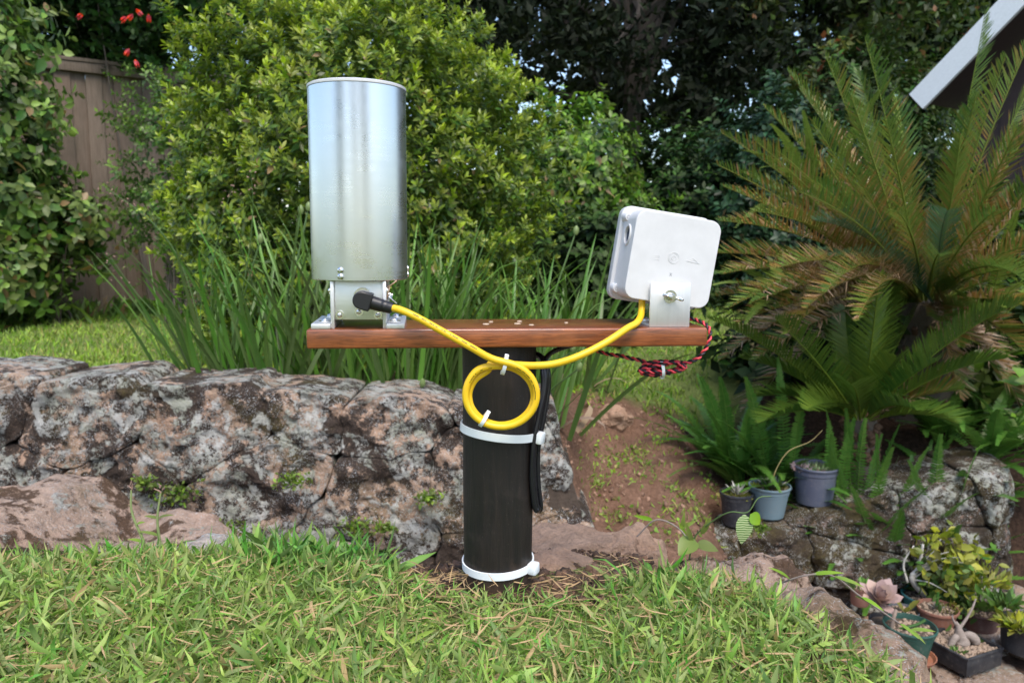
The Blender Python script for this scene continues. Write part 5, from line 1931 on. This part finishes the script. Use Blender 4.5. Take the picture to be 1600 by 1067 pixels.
# on the lower paving
r, h, R = pot('dark green round pot with grit and a white fleck, in front', 1422, 975, 80, 1040, 1.95, weather('dark_green_plastic', (.012, .075, .055), .45), .72, 9)
base = np.array(r.location)
MB().tube(spline([(-.03, 0, h), (-.01, -.01, h + .012), (.02, 0, h + .014), (.045, .01, h + .02)], 6), .004, 8).build('trailing_stem', GREENL, r)
MB().tube(spline([(-.05, .0, h), (-.045, 0, h + .035), (-.035, .01, h + .05)], 5), .005, 8).build('dry_stump', plain('grey_stump', (.25, .19, .15), .9), r)
fl_ = MB()
fa_ = math.radians(-105)
for k in range(3):
    fl_.lathe([(0, 0), (.0055 - k * .001, .0004), (0, .0012)], 8, (math.cos(fa_) * R * .905 + (k - 1) * .008, math.sin(fa_) * R * .905 - .0015, h * .60 - .001 * k), (math.cos(fa_), math.sin(fa_), -.2))
fl_.build('white_fleck', plain('white_fleck', (.6, .62, .6), .7), r)
r['label'] = 'dark green round pot with grit and a white fleck on its side, frontmost'
sa_ = MB().lathe([(0, 0), (R * .85, 0), (R * .95, .012), (R * .90, .012), (R * .80, .004), (0, .004)], 32, (.01, -.0, -.004)).build('saucer', weather('terracotta_saucer', (.30, .11, .055), .8), r)

# shallow square tray
tb = P(1512, 1040, 1.98)
tray = empty('potted_plant', (tb[0], 2.02, tb[2]), 'black square tray with a swollen-trunk bonsai in gravel', 'potted plant', 'potted plants by the low wall')
TR = Matrix.Rotation(math.radians(24), 3, 'Z')
mb = MB()
hw, th_, hh = .070, .004, .052
for (cx, cy, sx, sy) in ((0, -hw, 2 * hw + th_, th_), (0, hw, 2 * hw + th_, th_), (-hw, 0, th_, 2 * hw - th_), (hw, 0, th_, 2 * hw - th_)):
    mb.box((cx, cy, hh / 2), (sx, sy, hh), .0008)
    mb.box((cx * 1.02, cy * 1.02, hh - .003), (sx + (.004 if sx > sy else .003), sy + (.004 if sy > sx else .003), .0066), .001)
mb.box((0, 0, .004), (2 * hw - .003, 2 * hw - .003, .004))
mb.v = [tuple(TR @ Vector(p)) for p in mb.v]
mb.build('tray', weather('black_tray_plastic', (.016, .017, .022), .5), tray)
mb = MB().box((0, 0, hh * .42), (2 * hw - .005, 2 * hw - .005, hh * .78))
mb.v = [tuple(TR @ Vector(p)) for p in mb.v]
mb.build('soil', SOILM, tray)
g = np.random.default_rng(77)
n = 420
q = np.stack([g.uniform(-hw * .93, hw * .93, n), g.uniform(-hw * .93, hw * .93, n), 0 * np.zeros(n) + hh * .82], 1) @ np.array(TR).T
V, F, A = scatter([(cube, cf, np.zeros(8))], q, frames(g.normal(size=(n, 3)), g.uniform(0, 6, n)), .002 + .004 * g.random(n) ** 2, g.random(n))
o = mobj('gravel', trimesh('gravel', V, F, A, False), GRIT, tray)
o['kind'] = 'stuff'
CAUD = NT('grey_caudex')
v = CAUD.pos()
CAUD.bs(Base_Color=CAUD.mix(CAUD.noise(CAUD.scaled(v, (1, 1, 3)), 60, 5), (.16, .125, .10), (.38, .32, .28)), Roughness=.8)
CAUD.bump(CAUD.noise(v, 70, 5), .5, .004)
CAUD = CAUD.m
mb = MB()
z0 = hh * .8
mb.tube(spline([(0, 0, z0 - .005), (.002, 0, z0 + .012), (-.006, 0, z0 + .032), (-.010, 0, z0 + .050), (-.018, 0, z0 + .066)], 6), np.interp(np.linspace(0, 1, 25), [0, .2, .45, .75, 1], [.020, .022, .015, .008, .004]), 14)
mb.tube(spline([(-.004, 0, z0 + .02), (.018, -.006, z0 + .030), (.033, -.01, z0 + .020), (.036, -.01, z0 + .006)], 6), np.interp(np.linspace(0, 1, 19), [0, .5, .9, 1], [.008, .013, .012, .004]), 12)
mb.tube(spline([(-.006, 0, z0 + .03), (-.024, -.008, z0 + .02), (-.036, -.012, z0), (-.045, -.014, z0 - .006)], 6), np.linspace(.010, .007, 19), 10)
mb.build('caudex', CAUD, tray, sharp=0)
mb = MB()
mb.tube(spline([(-.008, 0, z0 + .045), (.012, .005, z0 + .07), (.03, .01, z0 + .10), (.045, .02, z0 + .125)], 6), np.linspace(.005, .002, 19), 7)
mb.tube(spline([(-.012, 0, z0 + .05), (-.025, 0, z0 + .07), (-.030, 0, z0 + .085)], 6), np.linspace(.004, .002, 13), 7)
mb.build('branches', CAUD, tray, sharp=0)
tuft(tray, (-.03, -.045, z0), .012, 40, .018, GREENL, 78)
tuft(tray, (.05, .02, z0), .012, 30, .018, GREENL, 79, 'weed')

r, h, R = pot('terracotta-brown pot with a small grey succulent, behind the square tray', 1465, 948, 62, 990, 2.14, weather('terracotta_plastic', (.26, .115, .075), .6), .80, 11)
rosette(r, (.0, 0, h), 14, .030, .010, SILVER, 12, .2, 1.2, 'leaf', 2)
tuft(r, (.03, 0, h), .03, 60, .02, MOSSY, 13)
MB().tube([(0, .005, h), (.004, .01, h + .05)], .004, 7).build('stem', GREENL, r)
r, h, R = pot('maroon-brown pot with a bushy dark plant, right of the terracotta pot', 1530, 950, 66, 1008, 2.20, weather('maroon_plastic', (.11, .05, .042), .55), .78, 14)
tuft(r, (0, 0, h + .03), R * .9, 130, .05, GREENL, 15, spread=1.2)
mb = MB()
g = np.random.default_rng(16)
for k in range(9):
    a = k * 2.4
    e = np.array([math.cos(a) * .06, math.sin(a) * .05, .05 + .10 * g.random()])
    mb.tube(spline([(0, 0, h), e * .5 + np.array([0, 0, h + .01]), e + np.array([0, 0, h])], 5), np.linspace(.003, .0012, 11), 5)
mb.build('twigs', CAUD, r)
tuft(r, (0, 0, h + .10), R * 1.1, 120, .04, YELG, 17, 'upper_foliage', 1.0)
r, h, R = pot('big black pot with grit and trailing green, cut by the right edge', 1608, 972, 84, 1034, 2.02, weather('worn_black_plastic', (.02, .021, .026), .55), .88, 18)
tuft(r, (-.04, -.02, h + .01), R * .5, 160, .045, YELG, 19, spread=1.5)
tuft(r, (-.05, .03, h + .05), R * .4, 90, .04, GREENL, 20, 'upper_foliage')
r, h, R = pot('small faded terracotta pot at the foot of the low wall, leftmost below', 1345, 915, 34, 950, 2.26, weather('faded_terracotta', (.28, .145, .11), .7), .82, 21)
tuft(r, (0, 0, h), R * .8, 50, .03, GREENL, 22)
r, h, R = pot('teal pot with a yellow-leaved shrub on a pale branch, at the back', 1450, 928, 78, 985, 2.28, weather('teal_plastic', (.03, .15, .17), .5), .8, 23)
base = np.array(r.location)
tr = [(0, 0, h)] + [P(a, b, 2.26) - base for a, b in ((1425, 905), (1436, 885), (1442, 850))]
mb = MB().tube(spline(tr, 7), np.linspace(.011, .004, 22), 9)
mb.tube(spline([P(1436, 888, 2.26) - base, P(1447, 885, 2.25) - base, P(1452, 878, 2.25) - base], 5), np.linspace(.006, .003, 11), 7)
mb.tube(spline([P(1418, 910, 2.26) - base, P(1412, 880, 2.27) - base, P(1428, 852, 2.27) - base], 6), np.linspace(.004, .002, 13), 6)
trk = mb.build('pale_branch', PALEBARK, r, sharp=0)
g = np.random.default_rng(24)
cs = np.array([P(a, b, 2.24 + g.normal() * .05) - base for a, b in ((1478, 835), (1490, 860), (1505, 870), (1520, 880), (1490, 895), (1470, 885), (1500, 915), (1480, 925), (1455, 870), (1515, 905), (1460, 860), (1530, 890))])
k = g.integers(0, len(cs), 260)
pos = cs[k] + g.normal(size=(260, 3)) * .025
V, F, A = scatter([leaf_tpl(.036, .02, 2), leaf_tpl(.03, .018, 2)], pos, frames(g.normal(size=(260, 3)) + np.array([0, -.4, .3]), g.uniform(0, 6.28, 260)), g.uniform(.7, 1.2, 260), g.random(260), np.clip(g.normal(.55, .3, 260), 0, 1))
mobj('foliage', trimesh('foliage', V, F, A), YELG, r)['kind'] = 'stuff'
k = g.integers(0, len(cs), 260)
pos = cs[k] * np.array([.85, 1, .75]) + g.normal(size=(260, 3)) * .035
V, F, A = scatter([leaf_tpl(.03, .016, 2)], pos, frames(g.normal(size=(260, 3)), g.uniform(0, 6.28, 260)), g.uniform(.7, 1.2, 260), g.random(260), g.random(260))
mobj('inner_foliage', trimesh('inner_foliage', V, F, A), GREENL, r)['kind'] = 'stuff'
mb = MB()
for c_ in cs:
    s_0 = tr[2] if c_[0] > .02 else tr[1]
    mb.tube(spline([s_0, (np.array(s_0) + c_) / 2 + np.array([0, 0, .01]), c_], 5), np.linspace(.003, .001, 11), 5)
mb.build('twigs', PALEBARK, r)
r, h, R = pot('grey-rimmed pot with a few glossy leaves, half hidden behind the green pot', 1412, 952, 46, 985, 2.16, weather('grey_rim_plastic', (.12, .13, .15), .5), .8, 25)
rosette(r, (.0, -.01, h), 3, .06, .035, YELG, 26, .5, .9)
r, h, R = pot('dark pot with a large pink-grey succulent rosette, left of the green pot', 1385, 968, 52, 1015, 2.05, weather('dark_succulent_pot', (.018, .018, .022), .5), .82, 27, False)
rc = P(1374, 938, 2.02) - np.array(r.location)
MB().tube(spline([(0, 0, h), (-.005, -.01, h + .03), rc], 6), .007, 8).build('stem', CAUD, r)
rosette(r, rc, 26, .068, .038, SUCC, 28, .05, 1.35, 'succulent_leaf', 3, .25, -.25, tilt=Matrix.Rotation(.45, 3, 'X'))

# ------------------------------------------------------------------ small weeds near the camera
VARI = NT('veined_leaf')
r_, g_, b_ = VARI.attr()
vv = VARI.objc()
wv = VARI.n('TexWave', {'Vector': VARI.scaled(vv, (1, 1, 1)), 'Scale': 105, 'Distortion': 2.5, 'Detail': 1}, bands_direction='Y')
cc = VARI.mix(VARI.ramp(wv, (.35, .0), (.6, 1.0)), (.06, .15, .02), (.42, .50, .26))
VARI.bs(Base_Color=cc, Roughness=.4)
VARI = VARI.m
PLAINL = leafmat('weed_leaf', (.13, .25, .03), (.28, .38, .05), trans=.35, rough=.4, dryat=2)


def biglerf(root, c, d, up, L, w, mat, name='leaf', rows=6, curl=.2, fold=.2):
    t = leaf_tpl(L, w, rows, fold, curl, .38)
    me = trimesh(name, t[0], t[1], np.stack([0 * t[2] + .4, t[2], t[2] * .5 + .3], 1))
    o = mobj(name, me, mat, root)
    M = rot_to(d, 0, up)
    o.matrix_basis = Matrix([[*M[r], c[r]] for r in range(3)] + [[0, 0, 0, 1]])
    return o


vb = P(1075, 885, 1.02)
vine = empty('vine_seedling', vb, 'spindly vine seedling with a striped leaf hanging before the black pot', 'vine')
st1 = spline([vb, P(1085, 840, 1.02), P(1112, 815, 1.0), P(1140, 800, .98), P(1168, 800, .97), P(1185, 778, .97), P(1205, 775, .97)], 7)
MB().tube(st1 - vb, np.linspace(.0012, .0006, len(st1)), 6).build('stem', IRIS_STALK, vine)
biglerf(vine, P(1163, 803, .968) - vb, (-.05, -.25, -1), (.15, -1, .3), .040, .024, VARI)
biglerf(vine, P(1172, 803, .968) - vb, (.6, -.1, -.55), (0, -1, .6), .020, .018, PLAINL)
biglerf(vine, P(1085, 842, 1.01) - vb, (-.6, -.5, -.25), (0, -.6, 1), .034, .028, PLAINL)
biglerf(vine, P(1088, 850, 1.01) - vb, (.9, -.3, -.05), (0, -.5, 1), .030, .020, PLAINL)
biglerf(vine, P(1095, 835, 1.01) - vb, (.4, -.3, .9), (0, -1, .2), .030, .008, PLAINL, 'narrow_leaf')
biglerf(vine, P(1082, 850, 1.01) - vb, (-.3, -.3, .9), (0, -1, .2), .036, .007, PLAINL, 'narrow_leaf')
sb = P(1005, 842, 1.06)
cr2 = empty('creeper', sb, 'bare brown creeper stem with narrow leaves over the brown rock', 'creeper')
s2_ = spline([P(995, 838, 1.05), P(1025, 812, 1.04), P(1060, 825, 1.03), P(1085, 858, 1.01)], 7)
MB().tube(s2_ - sb, .0011, 6).build('stem', CAUD, cr2)
for (a, b, dx, dz) in ((1020, 812, -1, .3), (1065, 828, .1, 1), (1060, 826, .9, .5), (1072, 840, -.4, .9)):
    biglerf(cr2, P(a, b, 1.03) - sb, (dx, -.2, dz), (0, -1, .3), .028, .006, PLAINL, 'narrow_leaf')


def stalk(label, pts, d, leaves, seed):
    g = np.random.default_rng(seed)
    b = P(*pts[0], d)
    root = empty('grass_stalk', b, label, 'grass stalk')
    pth = spline([P(a, c, d + .004 * k) for k, (a, c) in enumerate(pts)], 6) - b
    MB().tube(pth, np.linspace(.0022, .0011, len(pth)), 7).build('stem', plain('pale_green_stem', (.22, .27, .10), .6) if 'pale_green_stem' not in bpy.data.materials else bpy.data.materials['pale_green_stem'], root)
    for (s, dx, L) in leaves:
        q = pth[int(s * (len(pth) - 1))]
        biglerf(root, q, (dx, -.2, .55), (0, -.4, 1), L, .0055, PLAINL, 'leaf', 4, .35)
    mb = MB()
    for k in range(5):
        q = pth[-1] + np.array([g.normal() * .0015, 0, k * .0022])
        mb.tube([q, q + np.array([g.normal() * .003, -.001, .004])], [.0010, .0005], 5)
    mb.build('seed_head', PINKSEED, root)['kind'] = 'stuff'
    return root


stalk('left of two upright grass stalks in front of the stone steps', ((240, 885), (222, 840), (206, 800), (205, 765)), .93, ((.3, -.9, .02), (.55, .8, .012)), 1)
stalk('right of two upright grass stalks in front of the stone steps', ((252, 885), (250, 850), (246, 810), (251, 770)), .93, ((.3, .9, .024), (.45, -.9, .026), (.7, .9, .022), (.72, -.9, .016)), 2)

# a runner of grass creeping over the edging rock
rb = P(1235, 905, .88)
run = empty('grass_runner', rb, 'grass runner creeping down over the mossy edging rock at right', 'grass runner')
rp = spline([P(1215, 912, .86), P(1262, 898, .84), P(1302, 900, .84), P(1345, 932, .86), P(1400, 970, .90), P(1425, 985, .92)], 7)
MB().tube(rp - rb, .0011, 6).build('stem', CAUD, run)
for k, (s, dx, dz, L) in enumerate(((.1, -.5, .5, .04), (.25, .8, .3, .035), (.4, .9, -.1, .035), (.6, .8, -.3, .03), (.65, -.5, .4, .02), (.85, .9, -.5, .03), (.95, .8, -.5, .028), (.98, 1, .2, .03))):
    biglerf(run, rp[int(s * (len(rp) - 1))] - rb, (dx, -.3, dz), (0, -.5, 1), L, .006, PLAINL, 'leaf', 4, .2)

# little ferny weeds rooted in the wall joints
FERNW = leafmat('wall_weed_leaf', (.10, .19, .03), (.26, .34, .06), trans=.35, dryat=.97)
wallweed = [('green weed in the wall joint above the left step', 275, 768, 2.0, .05), ('small green weed beside the big pale step', 180, 800, 1.75, .035), ('low weed at the right end of the tan step', 355, 825, 1.72, .035), ('mossy yellow weed low in the middle of the wall', 560, 820, 1.98, .04), ('yellow-green weed on the wall face left of the post', 672, 775, 1.97, .025),
            ('thin green weed growing in a wall joint under the canister', 460, 748, 1.97, .035), ('tiny weed on the wall near the foot of the post', 605, 822, 1.97, .02), ('green weed on the low wall below the blue-grey pot', 1180, 822, 2.26, .03), ('little weed at the top left of the long wall near the steps', 228, 750, 1.99, .02)]
for k, (lb_, px, py, d, rr) in enumerate(wallweed):
    c_ = P(px, py, d)
    root = empty('wall_weed', c_, lb_, 'weed', 'weeds rooted in the stone walls')
    g = np.random.default_rng(400 + k)
    n = int(60 + rr * 2600)
    pos = np.clip(g.normal(size=(n, 3)), -2, 2) * np.array([rr * .7, .008, rr * .32]) + np.array([0, -.012, 0])
    V, F, A = scatter([leaf_tpl(.017, .010, 1), leaf_tpl(.013, .008, 1)], pos, frames(g.normal(size=(n, 3)) + np.array([0, -.8, .5]), g.uniform(0, 6.28, n)), g.uniform(.6, 1.2, n), g.random(n), g.random(n))
    mobj('leaves', trimesh('leaves', V, F, A), FERNW, root)['kind'] = 'stuff'
    MB().tube(spline([(0, .02, -.005), (0, -.004, 0), (rr * .3, -.012, rr * .2)], 4), .0008, 4).build('stem', IRIS_STALK, root)
# weeds at the foot of the fence
for k, (lb_, px, d, rr) in enumerate((('low strappy weeds at the fence foot under the climbing shrub', 60, 5.2, .3), ('low leafy weeds along the fence foot beside the big shrub', 200, 5.75, .32))):
    c_ = P(px, 470, d)
    c_[2] = -.21
    root = empty('border_plant', c_, lb_, 'border plant')
    g = np.random.default_rng(500 + k)
    n = 260
    pos = np.clip(g.normal(size=(n, 3)), -2, 2) * np.array([rr, .12, 0])
    V, F, A = scatter([blade_tpl(.2, .016, 4, .3, 1.0), blade_tpl(.14, .02, 4, .3, .6)] if k == 0 else [leaf_tpl(.09, .045, 2), leaf_tpl(.12, .04, 2)], pos, frames(g.normal(size=(n, 3)) * .5 + np.array([0, 0, 1]), g.uniform(0, 6.28, n), 'z' if k == 0 else 'y'), g.uniform(.6, 1.3, n), g.random(n), g.random(n))
    mobj('leaves', trimesh('leaves', V, F, A), L_BUSH2, root)['kind'] = 'stuff'

# unseen trees added behind the camera to put vertical bands in the canister reflection
for k, (x, y, h) in enumerate(((-3.6, -5.5, 3.4), (3.4, -6.5, 4.0), (.3, -9.5, 4.2))):
    crown_tree('added_reflection_tree', ('unseen leafy tree added behind the camera at left, banding the canister reflection', 'unseen leafy tree added behind the camera at right, banding the canister reflection', 'farther unseen leafy tree added straight behind the camera, banding the canister reflection')[k],
               (x, y, 0), h, (x, y, h * .62), (1.3, 1.3, h * .42), 50, 3600, .30, .15, L_LIGHT, 81 + k, .12, nlimb=8)
